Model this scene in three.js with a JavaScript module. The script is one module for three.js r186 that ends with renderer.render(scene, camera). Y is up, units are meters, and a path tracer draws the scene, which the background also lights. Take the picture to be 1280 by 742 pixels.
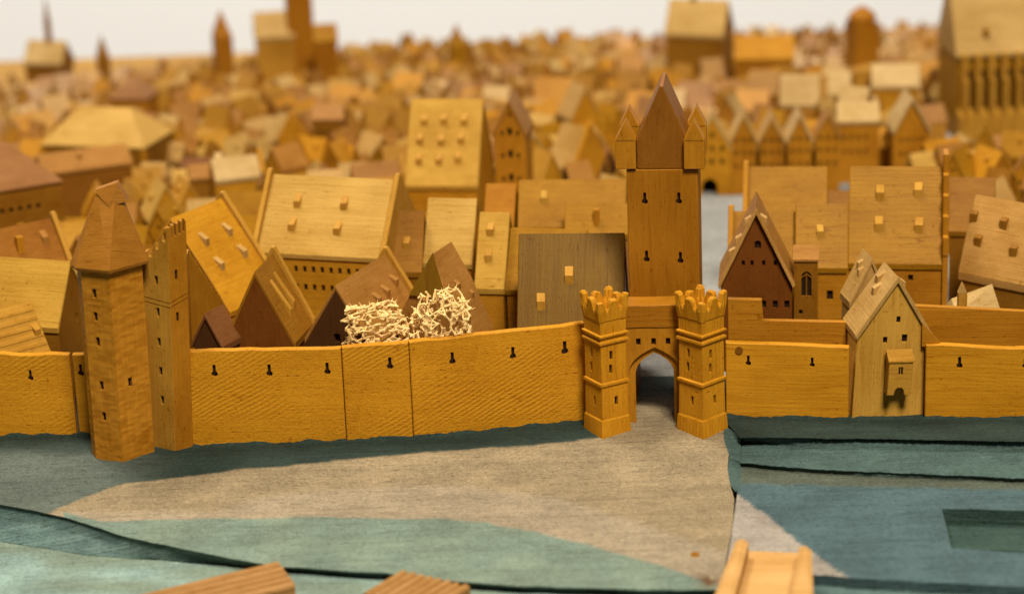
import * as THREE from 'three';
import { mergeGeometries } from 'three/addons/utils/BufferGeometryUtils.js';
import { ConvexGeometry } from 'three/addons/geometries/ConvexGeometry.js';
import { RectAreaLightUniformsLib } from 'three/addons/lights/RectAreaLightUniformsLib.js';
import { Brush, Evaluator, SUBTRACTION } from 'three-bvh-csg';

// ---------------------------------------------------------------- camera, light, exposure
// Sizes below are written in model units U of 0.2 mm (the town wall is about 120 U = 24 mm high).
const U = 0.0002;
const CAM = { H: 1152, D: 3000, pitch: 18.0 * Math.PI / 180, roll: 2.0 * Math.PI / 180, f: 3000, cx: 640, cy: 371 };
const scene = new THREE.Scene();
const camera = new THREE.PerspectiveCamera(2 * Math.atan(371 / CAM.f) * 180 / Math.PI, 1280 / 742, 0.02, 20);
const fw = new THREE.Vector3(0, -Math.sin(CAM.pitch), -Math.cos(CAM.pitch));
const eye = new THREE.Vector3(0, CAM.H, CAM.D);
camera.position.copy(eye).multiplyScalar(U);
camera.up.set(Math.sin(CAM.roll), Math.cos(CAM.roll), 0);
camera.lookAt(camera.position.clone().add(fw));
camera.focus = 3185 * U;
camera.userData.fStop = 10.5;
camera.updateMatrixWorld();
RectAreaLightUniformsLib.init();
scene.background = new THREE.Color(0.05, 0.048, 0.045);
const LAMPS = [
  { at: [0.28, 1.50, 0.98], size: [0.40, 0.40], aim: [0, 0, -0.05], power: 80, color: [1.0, 0.94, 0.84], label: 'broad ceiling lamp in front of the town wall side of the model' },
  { at: [-0.50, 1.70, -0.42], size: [0.5, 0.4], aim: [0, 0, -0.2], power: 41, color: [1.0, 0.95, 0.87], label: 'broad ceiling lamp over the far houses of the model' },
];
const SPOT = { at: [0, 1.7, -0.28], aim: [0, 0.02, -1.5], power: 9.6, color: [1.0, 0.965, 0.91], angle: 26 };  // added lamp out of view, lifts the brightness of the back wall
const renderer = new THREE.WebGLRenderer({ antialias: true });
renderer.toneMapping = THREE.LinearToneMapping;
renderer.toneMappingExposure = 1.16;
renderer.shadowMap.enabled = true;

// ---------------------------------------------------------------- helpers
let seed0 = 12345;
function rngOf(s) { let a = s >>> 0; return () => { a = (a + 0x6D2B79F5) >>> 0; let t = a; t = Math.imul(t ^ (t >>> 15), t | 1); t ^= t + Math.imul(t ^ (t >>> 7), t | 61); return ((t ^ (t >>> 14)) >>> 0) / 4294967296; }; }
const rnd = rngOf(seed0);
const lerp = (a, b, t) => a + (b - a) * t, clamp = (x, a = 0, b = 1) => Math.min(b, Math.max(a, x));
const smooth = (t) => { t = clamp(t); return t * t * (3 - 2 * t); };
const rad = (d) => d * Math.PI / 180;
function hash2(x, y, s) { let h = (Math.imul(x, 374761393) + Math.imul(y, 668265263) + Math.imul(s, 1274126177)) | 0; h = Math.imul(h ^ (h >>> 13), 1274126177); h ^= h >>> 16; return (h >>> 0) / 4294967296; }
const mod = (a, n) => ((a % n) + n) % n;
function noise(x, y, px, py, s) {              // value noise that repeats every px, py
  const ix = Math.floor(x), iy = Math.floor(y), fx = smooth(x - ix), fy = smooth(y - iy);
  const x0 = mod(ix, px), x1 = mod(ix + 1, px), y0 = mod(iy, py), y1 = mod(iy + 1, py);
  return lerp(lerp(hash2(x0, y0, s), hash2(x1, y0, s), fx), lerp(hash2(x0, y1, s), hash2(x1, y1, s), fx), fy) * 2 - 1;
}
function fbm(u, v, px, py, oct, s) { let a = 1, t = 0, n = 0; for (let i = 0; i < oct; i++) { t += a * noise(u * px, v * py, px, py, s + i); n += a; a *= 0.55; px *= 2; py *= 2; } return t / n; }
// the ground point seen at a photograph pixel, on the level y, or on the upright plane z
const rt = new THREE.Vector3().crossVectors(fw, camera.up).normalize(), up = new THREE.Vector3().crossVectors(rt, fw);
const rayOf = (px, py) => fw.clone().addScaledVector(rt, (px - CAM.cx) / CAM.f).addScaledVector(up, -(py - CAM.cy) / CAM.f);
function onY(px, py, y = 0) { const r = rayOf(px, py); return r.multiplyScalar((y - CAM.H) / r.y).add(eye); }
function atZ(px, py, z) { const r = rayOf(px, py); return r.multiplyScalar((z - CAM.D) / r.z).add(eye); }

// ---------------------------------------------------------------- wood textures (grain runs along u; one tile is 320 x 160 U)
const TW = 1024, TH = 512, TU = 320, TV = 160;
const toS = (x) => Math.round(255 * clamp(x <= 0.0031308 ? 12.92 * x : 1.055 * Math.pow(x, 1 / 2.4) - 0.055));
function makeTextures(fn, w = TW, h = TH) {
  const c = new Uint8Array(w * h * 4), b = new Uint8Array(w * h * 4);
  for (let j = 0; j < h; j++) for (let i = 0; i < w; i++) {
    const { r, g, bl, height } = fn((i + 0.5) / w, (j + 0.5) / h), k = (j * w + i) * 4;
    c[k] = toS(r / 1.4); c[k + 1] = toS(g / 1.4); c[k + 2] = toS(bl / 1.4); c[k + 3] = 255;
    b[k] = b[k + 1] = b[k + 2] = Math.round(255 * clamp(height)); b[k + 3] = 255;
  }
  const out = [c, b].map((d, n) => { const t = new THREE.DataTexture(d, w, h, THREE.RGBAFormat); t.wrapS = t.wrapT = THREE.RepeatWrapping; t.magFilter = THREE.LinearFilter; t.minFilter = THREE.LinearMipmapLinearFilter; t.generateMipmaps = true; if (!n) t.colorSpace = THREE.SRGBColorSpace; t.needsUpdate = true; return t; });
  return { map: out[0], bump: out[1] };
}
const tint = (m, k = 1) => ({ r: 1 + (m - 1) * 0.85 * k, g: 1 + (m - 1) * 1.12 * k, bl: Math.max(0.1, 1 + (m - 1) * 1.9 * k) });
const pores = (u, v, s) => { const n = noise(u * 40, v * 260, 40, 260, s); return n > 0.62 ? (n - 0.62) * 2.2 : 0; };
const dash = (u, v, a, b, sd, th) => { const n = noise(u * a, v * b, a, b, sd); return n > th ? (n - th) / (1 - th) : 0; };
const nick = (u, v, sd) => { const n = noise(u * 46, v * 40, 46, 40, sd), m = noise(u * 9, v * 7, 9, 7, sd + 1); return n > 0.72 && m > 0.2 ? (n - 0.72) * 3.2 : 0; };
const GRAIN = {
  fine: makeTextures((u, v) => {
    const st = fbm(u, v, 3, 60, 4, 11), blotch = fbm(u, v, 4, 3, 4, 31), p = dash(u, v, 52, 300, 51, 0.45), q = dash(u, v, 70, 340, 57, 0.5), speck = noise(u * 420, v * 210, 420, 210, 71), k = nick(u, v, 63);
    const m2 = fbm(u, v, 26, 20, 3, 91), m = 1.02 + 0.11 * st + 0.26 * blotch + 0.10 * m2 - 0.26 * p + 0.16 * q + 0.07 * speck - 0.45 * k;
    return { ...tint(m), height: 0.55 + 0.28 * st - 0.35 * p + 0.12 * speck - 0.5 * k };
  }),
  figure: makeTextures((u, v) => {
    const w = v + 0.10 * fbm(u, v, 2, 2, 3, 5) + 0.03 * fbm(u, v, 6, 6, 3, 8), rg = (w * 9) - Math.floor(w * 9), rg2 = (w * 23) - Math.floor(w * 23), late = Math.pow(rg, 4) * (0.5 + 0.8 * noise(u * 4, v * 9, 4, 9, 88)) + 0.5 * Math.pow(rg2, 3) * (0.4 + noise(u * 7, v * 6, 7, 6, 89));
    const st = fbm(u, v, 4, 90, 3, 15), blotch = fbm(u, v, 4, 4, 4, 35), p = dash(u, v, 44, 280, 55, 0.45), speck = noise(u * 380, v * 190, 380, 190, 73), k = nick(u, v, 67);
    const m = 1.04 - 0.20 * late + 0.15 * st + 0.22 * blotch - 0.24 * p + 0.07 * speck - 0.45 * k;
    return { ...tint(m), height: 0.6 - 0.25 * late + 0.2 * st - 0.3 * p + 0.12 * speck - 0.5 * k };
  }),
  fleck: makeTextures((u, v) => {
    const w = fbm(u, v, 30, 24, 2, 5), q = noise(u * 84, v * 15, 84, 15, 6), st = fbm(u, v, 5, 80, 3, 16), blotch = fbm(u, v, 4, 3, 4, 36), speck = noise(u * 300, v * 150, 300, 150, 75);
    const m = 1.0 + 0.20 * q + 0.08 * w + 0.13 * st + 0.18 * blotch + 0.06 * speck;
    return { ...tint(m), height: 0.5 + 0.3 * w + 0.25 * q };
  }),
  sawn: makeTextures((u, v) => {
    const warp = fbm(u, v, 3, 2, 2, 4), x = u * TU, y = v * TV, ph = (y * 24 / TV - x * 26 / TU) + 1.1 * warp, ln = 0.5 + 0.5 * Math.sin(ph * Math.PI * 2);
    const pres = smooth(0.45 + 1.1 * fbm(u, v, 4, 3, 3, 9)), st = fbm(u, v, 4, 60, 4, 17), blotch = fbm(u, v, 4, 3, 4, 37), p = dash(u, v, 40, 220, 59, 0.45), k = nick(u, v, 69);
    const f = noise(u * 330, v * 165, 330, 165, 77), f2 = noise(u * 120, v * 90, 120, 90, 78);
    const m = 1.02 + 0.20 * (ln - 0.5) * pres + 0.11 * st + 0.18 * blotch - 0.20 * p + 0.09 * f + 0.09 * f2 - 0.40 * k;
    return { ...tint(m), height: 0.5 + 0.42 * (ln - 0.5) * pres + 0.12 * st - 0.3 * p + 0.16 * f - 0.4 * k };
  }),
  paint: makeTextures((u, v) => {
    const st = fbm(u, v, 4, 48, 4, 19), bl = fbm(u, v, 7, 5, 4, 39), f = fbm(u, v, 150, 90, 2, 79), cr = noise(u * 30, v * 90, 30, 90, 83), c2 = cr > 0.6 ? (cr - 0.6) * 1.6 : 0;
    const ch = dash(u, v, 60, 60, 85, 0.66), m = 1 + 0.15 * st + 0.24 * bl + 0.32 * f - 0.55 * c2 + 0.45 * ch;
    return { r: m, g: m, bl: m, height: 0.55 + 0.35 * st + 0.18 * bl + 0.16 * f - 0.5 * c2 };
  }),
};
const DEEP = 0.64;   // aged varnished wood and old paint are this much darker than the tones below
const mats = new Map();
function wood(tone, grain = 'fine', rough = 0.5, bump = 0.5) {
  const key = [tone, grain, rough, bump].join();
  if (!mats.has(key)) {
    const m = new THREE.MeshPhysicalMaterial({ roughness: rough, metalness: 0, specularIntensity: 0.16, map: GRAIN[grain].map, bumpMap: GRAIN[grain].bump, bumpScale: bump * U });
    m.color.setRGB(...TONE[tone].map((x) => x * 1.4 * DEEP)); m.name = tone + '_' + grain;
    mats.set(key, m);
  }
  return mats.get(key);
}
const TONE = {
  gold: [0.60, 0.252, 0.013], plank: [0.75, 0.310, 0.014], honey: [0.55, 0.215, 0.012], amber: [0.46, 0.170, 0.009], yellow: [0.61, 0.315, 0.040], straw: [0.63, 0.345, 0.065],
  olive: [0.20, 0.092, 0.004], buff: [0.70, 0.350, 0.048], peach: [0.62, 0.310, 0.070], apricot: [0.72, 0.390, 0.120], brown: [0.34, 0.135, 0.010], russet: [0.32, 0.112, 0.010], redbrown: [0.20, 0.058, 0.007], dark: [0.10, 0.038, 0.010], holeshade: [0.040, 0.018, 0.007],
  rose: [0.43, 0.182, 0.032], mauve: [0.32, 0.130, 0.034], sand: [0.58, 0.315, 0.080], cream: [0.64, 0.400, 0.140], pale: [0.60, 0.350, 0.095],
  tower: [0.58, 0.225, 0.016], towerroof: [0.42, 0.160, 0.016], fibre: [1.20, 0.800, 0.300], street: [0.36, 0.345, 0.300],
  ochre: [0.58, 0.272, 0.030], plum: [0.24, 0.088, 0.024], tanwood: [0.46, 0.225, 0.065], caramel: [0.43, 0.186, 0.008], tan: [0.56, 0.285, 0.045],
};
const HOLE_SHADE = wood('holeshade', 'fine', 0.9, 0.3);  // near-black colour of the plates in openings, painted in for recess shade

// uv in model units along the grain, laid flat on every face
const AX = { x: new THREE.Vector3(1, 0, 0), y: new THREE.Vector3(0, 1, 0), z: new THREE.Vector3(0, 0, 1) };
let uvSeed = 7;
function woodUV(geo, axis = 'x', du = null) {
  const g = geo.index ? geo.toNonIndexed() : geo, p = g.attributes.position, uv = new Float32Array(p.count * 2), r = rngOf(uvSeed++), ou = du ?? r(), ov = du ?? r();
  const A = AX[axis], alt = axis === 'y' ? AX.x : AX.y, a = new THREE.Vector3(), b = new THREE.Vector3(), c = new THREE.Vector3(), n = new THREE.Vector3(), t = new THREE.Vector3(), s = new THREE.Vector3(), e = new THREE.Vector3();
  for (let i = 0; i < p.count; i += 3) {
    a.fromBufferAttribute(p, i); b.fromBufferAttribute(p, i + 1); c.fromBufferAttribute(p, i + 2);
    n.crossVectors(s.subVectors(b, a), e.subVectors(c, a)).normalize();
    t.copy(Math.abs(n.dot(A)) > 0.9 ? alt : A); t.addScaledVector(n, -t.dot(n)).normalize();
    if (!isFinite(t.x) || t.lengthSq() < 0.5) t.set(1, 0, 0);
    s.crossVectors(n, t); if (s.x + s.y * 0.7 + s.z * 0.3 < 0) s.negate();
    for (const [k, q] of [[0, a], [1, b], [2, c]]) { uv[(i + k) * 2] = q.dot(t) / TU + ou; uv[(i + k) * 2 + 1] = q.dot(s) / TV + ov; }
  }
  g.setAttribute('uv', new THREE.BufferAttribute(uv, 2));
  return g;
}
const names = new Map();
function numbered(n) { const k = names.get(n) ?? 0; names.set(n, k + 1); return k ? n + '_' + String(k).padStart(3, '0') : n; }
function mesh(name, geo, mat, parent) {          // geometry in U becomes metres once
  if (!geo.userData.metres) { geo.scale(U, U, U); geo.userData.metres = true; }
  const m = new THREE.Mesh(geo, mat); m.name = name; m.castShadow = m.receiveShadow = true; (parent ?? scene).add(m); return m;
}
function thing(name, label, category, [x, y, z] = [0, 0, 0], yaw = 0, group) {
  const o = new THREE.Group(); o.name = numbered(name); o.position.set(x * U, y * U, z * U); o.rotation.y = yaw; scene.add(o);
  o.userData = { label, category }; if (group) o.userData.group = group; return o;
}
const structure = (o) => { o.userData.kind = 'structure'; return o; };
const T = (g, x, y, z) => g.translate(x, y, z);
const box = (w, h, d, x = 0, y = 0, z = 0) => T(new THREE.BoxGeometry(w, h, d), x, y, z);      // centred
const plain = (g) => { const q = g.index ? g.toNonIndexed() : g; for (const k of Object.keys(q.attributes)) if (!['position', 'normal', 'uv'].includes(k)) q.deleteAttribute(k); q.morphAttributes = {}; return q; };
const join = (list) => mergeGeometries(list.map(plain));
function extrude(pts, depth, bevel = 0.8, holes = []) {   // outline in x, y; runs from z = -depth/2 to depth/2
  const sh = new THREE.Shape(pts.map(([x, y]) => new THREE.Vector2(x, y)));
  for (const h of holes) sh.holes.push(new THREE.Path(h.map(([x, y]) => new THREE.Vector2(x, y))));
  const g = new THREE.ExtrudeGeometry(sh, { depth: depth - 2 * bevel, steps: 1, bevelEnabled: bevel > 0, bevelThickness: bevel, bevelSize: bevel, bevelOffset: -bevel, bevelSegments: 1, curveSegments: 6 });
  return plain(T(g, 0, 0, -(depth - 2 * bevel) / 2));
}
const block = (w, h, d, x = 0, y = 0, z = 0, bevel = 0.7) => T(extrude([[-w / 2, -h / 2], [w / 2, -h / 2], [w / 2, h / 2], [-w / 2, h / 2]], d, bevel), x, y, z);
const csg = new Evaluator(); csg.attributes = ['position', 'normal']; csg.useGroups = false;
function cut(geo, cutters) {
  if (!cutters.length) return geo;
  const bare = (g) => { const q = g.index ? g.toNonIndexed() : g.clone(); for (const k of Object.keys(q.attributes)) if (!['position', 'normal'].includes(k)) q.deleteAttribute(k); return q; };
  let a = new Brush(bare(geo)); a.updateMatrixWorld();
  const b = new Brush(mergeGeometries(cutters.map(bare))); b.updateMatrixWorld();
  const r = csg.evaluate(a, b, SUBTRACTION).geometry; r.clearGroups();
  const q = r.index ? r.toNonIndexed() : r; q.setDrawRange(0, Infinity);
  return q;
}
function hull(pts) { const g = new ConvexGeometry(pts.map((p) => new THREE.Vector3(...p))); return plain(woodUV(g)); }
function taper(bottom, top, y0, y1) {              // prism between two outlines of (x, z), counted the same way round
  const pos = [], n = bottom.length, P = (q, y) => [q[0], y, q[1]];
  for (let i = 0; i < n; i++) { const j = (i + 1) % n, a = P(bottom[i], y0), b = P(bottom[j], y0), c = P(top[j], y1), d = P(top[i], y1); pos.push(...a, ...b, ...c, ...a, ...c, ...d); }
  for (let i = 1; i < n - 1; i++) pos.push(...P(top[0], y1), ...P(top[i], y1), ...P(top[i + 1], y1), ...P(bottom[0], y0), ...P(bottom[i + 1], y0), ...P(bottom[i], y0));
  const g = new THREE.BufferGeometry(); g.setAttribute('position', new THREE.Float32BufferAttribute(pos, 3)); g.computeVertexNormals(); return g;
}

// ---------------------------------------------------------------- lamps, room
for (const L of LAMPS) {
  const l = new THREE.RectAreaLight(new THREE.Color().setRGB(...L.color), L.power, ...L.size); l.name = 'ceiling_lamp_light';
  l.position.set(...L.at); l.lookAt(...L.aim); l.castShadow = true; scene.add(l);
  const o = new THREE.Group(); o.name = numbered('ceiling_lamp'); o.position.set(...L.at); o.lookAt(...L.aim); scene.add(o);
  o.userData = { label: L.label, category: 'lamp', group: 'ceiling lamps of the room' };
  const em = new THREE.MeshStandardMaterial({ color: 0x222222, emissive: new THREE.Color().setRGB(...L.color), emissiveIntensity: 1.5 });
  const pane = new THREE.Mesh(new THREE.BoxGeometry(L.size[0], L.size[1], 0.01), em); pane.name = 'diffuser'; pane.position.z = -0.02; o.add(pane);
  const fr = new THREE.Mesh(new THREE.BoxGeometry(L.size[0] + 0.06, L.size[1] + 0.06, 0.03), new THREE.MeshStandardMaterial({ color: 0xdddddd, roughness: 0.6 })); fr.name = 'housing'; fr.position.z = -0.045; o.add(fr);
}
{ // unseen lamp, added only to brighten the pale wall behind the model
  const l = new THREE.SpotLight(new THREE.Color().setRGB(...SPOT.color), SPOT.power, 0, SPOT.angle * Math.PI / 180, 0.5, 2); l.name = 'added_wall_spot'; l.shadow.radius = 2;
  l.position.set(...SPOT.at); l.target.position.set(...SPOT.aim); l.castShadow = true; scene.add(l, l.target);
  const o = new THREE.Group(); o.name = 'spotlight'; o.position.set(...SPOT.at); o.lookAt(...SPOT.aim); scene.add(o); o.userData = { label: 'unseen lamp added to brighten the pale wall behind the model', category: 'lamp' };
  const lens = new THREE.Mesh(new THREE.CylinderGeometry(0.05, 0.05, 0.008, 24).rotateX(Math.PI / 2), new THREE.MeshStandardMaterial({ color: 0x333333, emissive: new THREE.Color().setRGB(...SPOT.color), emissiveIntensity: 3 })); lens.name = 'lens'; lens.position.z = -0.05; o.add(lens);
  const can = new THREE.Mesh(new THREE.CylinderGeometry(0.058, 0.05, 0.16, 24).rotateX(Math.PI / 2), new THREE.MeshStandardMaterial({ color: 0x999999, roughness: 0.5 })); can.name = 'housing'; can.position.z = -0.136; o.add(can);
}
{
  const m = new THREE.MeshStandardMaterial({ roughness: 0.9, color: new THREE.Color().setRGB(0.82, 0.79, 0.75) });
  structure(mesh('wall', box(16000, 12000, 200, 0, 2500, -7600), m));
}

// ---------------------------------------------------------------- the painted base board
const curve = (pts) => (x) => { if (x <= pts[0][0]) return pts[0][1]; for (let i = 1; i < pts.length; i++) if (x <= pts[i][0]) return lerp(pts[i - 1][1], pts[i][1], (x - pts[i - 1][0]) / (pts[i][0] - pts[i - 1][0])); return pts[pts.length - 1][1]; };
const srgb = (h) => { const c = new THREE.Color(h); return [c.r, c.g, c.b]; };
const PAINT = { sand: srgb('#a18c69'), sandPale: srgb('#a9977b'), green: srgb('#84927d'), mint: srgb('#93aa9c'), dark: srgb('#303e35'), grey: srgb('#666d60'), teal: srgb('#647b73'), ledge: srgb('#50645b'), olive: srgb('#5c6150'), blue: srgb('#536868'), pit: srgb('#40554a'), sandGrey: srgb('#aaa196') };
const sandTop = curve([[60, 640], [80, 631], [148, 606], [211, 597], [295, 587], [380, 579], [540, 564], [638, 558], [720, 552], [758, 547], [780, 500], [912, 500]]);
const sandLow = curve([[0, 720], [64, 668], [80, 640], [127, 651], [177, 650], [274, 647], [380, 646], [540, 647], [605, 652], [670, 665], [768, 688], [817, 704], [860, 718], [905, 730]]);
const bandLow = curve([[260, 640], [330, 622], [420, 612], [560, 606], [700, 622], [905, 690]]);
const mixC = (a, b, t) => [lerp(a[0], b[0], t), lerp(a[1], b[1], t), lerp(a[2], b[2], t)];
function leftPaint(px, py) {
  const wx = px + 5 * noise(px * 0.03, py * 0.06, 9999, 9999, 3), wy = py + 1.6 * noise(px * 0.02, py * 0.05, 9999, 9999, 5) + 0.5 * noise(px * 0.12, py * 0.2, 9999, 9999, 6);
  const st = sandTop(wx), sl = sandLow(wx);
  const sand = mixC(PAINT.sand, PAINT.sandPale, smooth((wy - bandLow(wx)) / 10 + 0.5) * 0.8), green = mixC(PAINT.green, PAINT.teal, 0.25 * smooth(0.5 + noise(px * 0.02, py * 0.05, 999, 999, 8)));
  const verge = mixC(PAINT.dark, PAINT.grey, smooth((250 - wx) / 160) * smooth((wy - 556) / 20));
  const bare = smooth(1 - Math.hypot((px - 886) / 26, (py - 726) / 16)) * smooth(0.75 + noise(px * 0.2, py * 0.4, 999, 999, 29));
  if (bare > 0) return mixC(mixC(mixC(verge, sand, smooth((wy - st) / 3 + 0.5)), green, smooth((wy - sl) / 3 + 0.5)), srgb('#6b4a26'), bare);
  return mixC(mixC(verge, sand, smooth((wy - st) / 3 + 0.5)), green, smooth((wy - sl) / 3 + 0.5));
}
function rightPaint(px, py) {
  const wx = px + 3 * noise(px * 0.05, py * 0.09, 999, 999, 13), wy = py + 1.6 * noise(px * 0.06, py * 0.2, 999, 999, 14);
  if (py < 575) return PAINT.dark;
  const sea = mixC(PAINT.olive, PAINT.blue, smooth((wy - lerp(604, 612, clamp((px - 920) / 360))) / 4 + 0.5));
  return wy > 600 ? mixC(sea, mixC(PAINT.sandPale, PAINT.sandGrey, 0.6), smooth((919 + (wy - 614) * 1.30 - wx) / 4 + 0.5)) : sea;
}
const paintMat = new THREE.MeshPhysicalMaterial({ vertexColors: true, specularIntensity: 0.25, color: new THREE.Color().setRGB(1.4 * DEEP, 1.4 * DEEP, 1.4 * DEEP), map: GRAIN.paint.map, bumpMap: GRAIN.paint.bump, bumpScale: 2.2 * U, roughness: 0.75 });
function loft(A, B, cols, rows, paint) {           // A, B: s -> [px, py, h]; the sheet between two lines on the board
  const pos = [], col = [], uv = [], idx = [];
  for (let j = 0; j <= rows; j++) for (let i = 0; i <= cols; i++) {
    const a = A(i / cols), b = B(i / cols), t = j / rows, q = [0, 1, 2].map((k) => lerp(a[k], b[k], t)), p = onY(q[0], q[1], q[2]);
    const wob = 0.7 * noise(p.x * 0.05, p.z * 0.05, 9999, 9999, 21) * (q[2] > -0.5 && q[1] < 560 ? 0.2 : 1);
    pos.push(p.x, p.y + wob, p.z); const c = paint(q[0], q[1]), v = 1 + 0.10 * noise(p.x * 0.02, p.z * 0.03, 9999, 9999, 23) + 0.07 * noise(p.x * 0.15, p.z * 0.3, 9999, 9999, 24); col.push(c[0] * v, c[1] * v, c[2] * v);
    uv.push(p.x / TU, (p.z - p.y * 1.2) / TV);
  }
  for (let j = 0; j < rows; j++) for (let i = 0; i < cols; i++) { const k = j * (cols + 1) + i; idx.push(k, k + cols + 1, k + 1, k + 1, k + cols + 1, k + cols + 2); }
  const g = new THREE.BufferGeometry(); g.setAttribute('position', new THREE.Float32BufferAttribute(pos, 3)); g.setAttribute('color', new THREE.Float32BufferAttribute(col, 3)); g.setAttribute('uv', new THREE.Float32BufferAttribute(uv, 2)); g.setIndex(idx); g.computeVertexNormals();
  return g;
}
{
  const base = curve([[-500, 552], [0, 557], [110, 564], [150, 569], [195, 567], [238, 562], [438, 554], [640, 537], [731, 531], [800, 534], [905, 530]]);
  const step1 = curve([[-500, 580], [-200, 600], [0, 630], [32, 636], [84, 647], [148, 668], [190, 678], [236, 687], [295, 699], [354, 708], [480, 716], [540, 724], [648, 732], [800, 737], [905, 737]]);
  const step2 = curve([[-500, 622], [-200, 648], [0, 676], [105, 693], [190, 699], [253, 704], [354, 715], [480, 724], [540, 732], [648, 740], [800, 745], [905, 745]]);
  const low = curve([[-500, -66], [0, -64], [190, -48], [354, -38], [905, -38]]);
  const edge = curve([[525, 905], [548, 905], [570, 912], [598, 908], [614, 919], [657, 916], [709, 906], [737, 905], [1200, 905]]);
  const hL = (t, px = 905) => -28 * smooth(t / lerp(0.95, 0.4, smooth((px - 60) / 420)));
  const row = (t) => (s) => { const e = edge(lerp(530, 737, t)), px = lerp(-500, e, s); return [px, lerp(base(px), step1(px), t), hL(t, px)]; };
  const put = (fn, h) => (s) => { const px = lerp(-500, 905, s); return [px, fn(px), typeof h === 'function' ? h(px) : h]; };
  const parts = [];
  parts.push(loft((s) => [lerp(-500, 912, s), lerp(-500, 912, s) < 0 ? 500 : 470, 0], row(0), 300, 6, leftPaint));
  const TT = 66; for (let k = 0; k < TT; k += 6) parts.push(loft(row(k / TT), row((k + 6) / TT), 620, 10, leftPaint));
  const teal = (px, py) => mixC(PAINT.teal, PAINT.mint, 0.35 * smooth(0.5 + noise(px * 0.05, py * 0.2, 999, 999, 9)));
  // the upper board overhangs; below it a carved bank runs out to the lower board
  const lip = row(1), under = (s) => { const q = lip(s); return [q[0], q[1] + 0.3, -28 - lerp(3.6, 1.8, s)]; };
  const mid = (s) => { const px = lerp(-500, 905, s), d = step2(px) - step1(px); return [px, step1(px) + Math.min(d * 0.5, 4 + d * 0.30), lerp(-28 - 6, low(px) - 4, 0.42)]; };
  const foot = (s) => { const px = lerp(-500, 905, s); return [px, step2(px), low(px) - 5]; }, rise = (s) => { const px = lerp(-500, 905, s); return [px, step2(px) + 0.6, low(px) - 6]; }, low0 = (s) => { const px = lerp(-500, 905, s); return [px, step2(px) + 0.9, low(px)]; };
  parts.push(loft(lip, under, 300, 2, teal), loft(under, mid, 300, 5, teal), loft(mid, foot, 300, 6, teal));
  const lowBoard = (px, py) => mixC(PAINT.mint, PAINT.green, smooth(0.4 + noise(px * 0.012, py * 0.06, 999, 999, 10)));
  parts.push(loft(foot, rise, 300, 1, lowBoard), loft(rise, low0, 300, 2, lowBoard), loft(low0, (s) => { const px = lerp(-500, 905, s); return [px, 1000, low(px)]; }, 300, 60, lowBoard));
  // the trench in front of the wall on the other side of the gate road
  const R = { w: curve([[905, 525], [1060, 526], [1160, 528], [1280, 533], [1700, 545]]), a: curve([[905, 546], [1108, 549], [1280, 552], [1700, 558]]), b: curve([[929, 555], [1027, 564], [1108, 567], [1280, 567], [1700, 570]]), c: curve([[929, 578], [991, 585], [1108, 591], [1280, 598], [1700, 612]]), d: curve([[929, 582], [991, 589], [1108, 596], [1280, 602], [1700, 617]]), p: curve([[905, 632], [1180, 636], [1280, 638], [1700, 648]]), q: curve([[905, 680], [1190, 685], [1280, 691], [1700, 706]]), e: curve([[905, 709], [1020, 718], [1108, 725], [1280, 733], [1700, 752]]) };
  const wob = (f, a) => (px) => f(px) + a * noise(px * 0.025, 3, 9999, 99, 15) + a * 0.6 * noise(px * 0.31, 8, 9999, 99, 16);
  const rr = (fn, h, l, r = 1700) => (s) => { const px = lerp(l, r, s); return [px, fn(px), h]; };
  const flat = (c) => (px, py) => mixC(c, PAINT.teal, 0.18 * smooth(0.5 + noise(px * 0.06, py * 0.3, 9999, 999, 18)));
  parts.push(loft((s) => [lerp(905, 1700, s), 470, 0], rr(R.w, 0, 905), 160, 6, rightPaint), loft(rr(R.w, 0, 905), rr(wob(R.a, 0.5), 0, 926), 240, 8, rightPaint));
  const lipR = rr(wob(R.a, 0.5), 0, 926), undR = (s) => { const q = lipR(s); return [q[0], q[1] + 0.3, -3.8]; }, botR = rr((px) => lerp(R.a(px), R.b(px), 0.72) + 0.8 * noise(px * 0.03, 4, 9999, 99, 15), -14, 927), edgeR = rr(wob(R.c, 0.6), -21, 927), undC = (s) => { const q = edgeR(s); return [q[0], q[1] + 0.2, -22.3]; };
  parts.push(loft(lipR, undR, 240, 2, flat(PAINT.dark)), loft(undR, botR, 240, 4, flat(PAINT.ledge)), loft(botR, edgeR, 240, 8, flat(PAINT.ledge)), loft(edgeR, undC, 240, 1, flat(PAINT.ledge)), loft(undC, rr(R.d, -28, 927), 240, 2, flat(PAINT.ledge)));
  const lb = (py) => curve([[582, 927], [604, 927], [614, 921], [632, 919.5], [657, 918.5], [680, 913], [709, 907.5]])(py);
  parts.push(loft(rr(R.d, -28, 927), (s) => { const px = lerp(919.5, 1700, s); return [px, R.p(px), -28]; }, 320, 16, rightPaint));
  const pl = (t) => lerp(1178, 1190, t), pr = 1440;
  parts.push(loft((s) => { const px = lerp(919.5, pl(0), s); return [px, R.p(px), -28]; }, (s) => { const px = lerp(913, pl(1), s); return [px, R.q(px), -28]; }, 120, 16, rightPaint));
  parts.push(loft((s) => { const px = lerp(pr, 1700, s); return [px, R.p(px), -28]; }, (s) => { const px = lerp(pr, 1700, s); return [px, R.q(px), -28]; }, 30, 10, rightPaint));
  parts.push(loft((s) => { const px = lerp(913, 1700, s); return [px, R.q(px), -28]; }, (s) => { const px = lerp(907.5, 1700, s); return [px, R.e(px), -28]; }, 320, 10, rightPaint));
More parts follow.
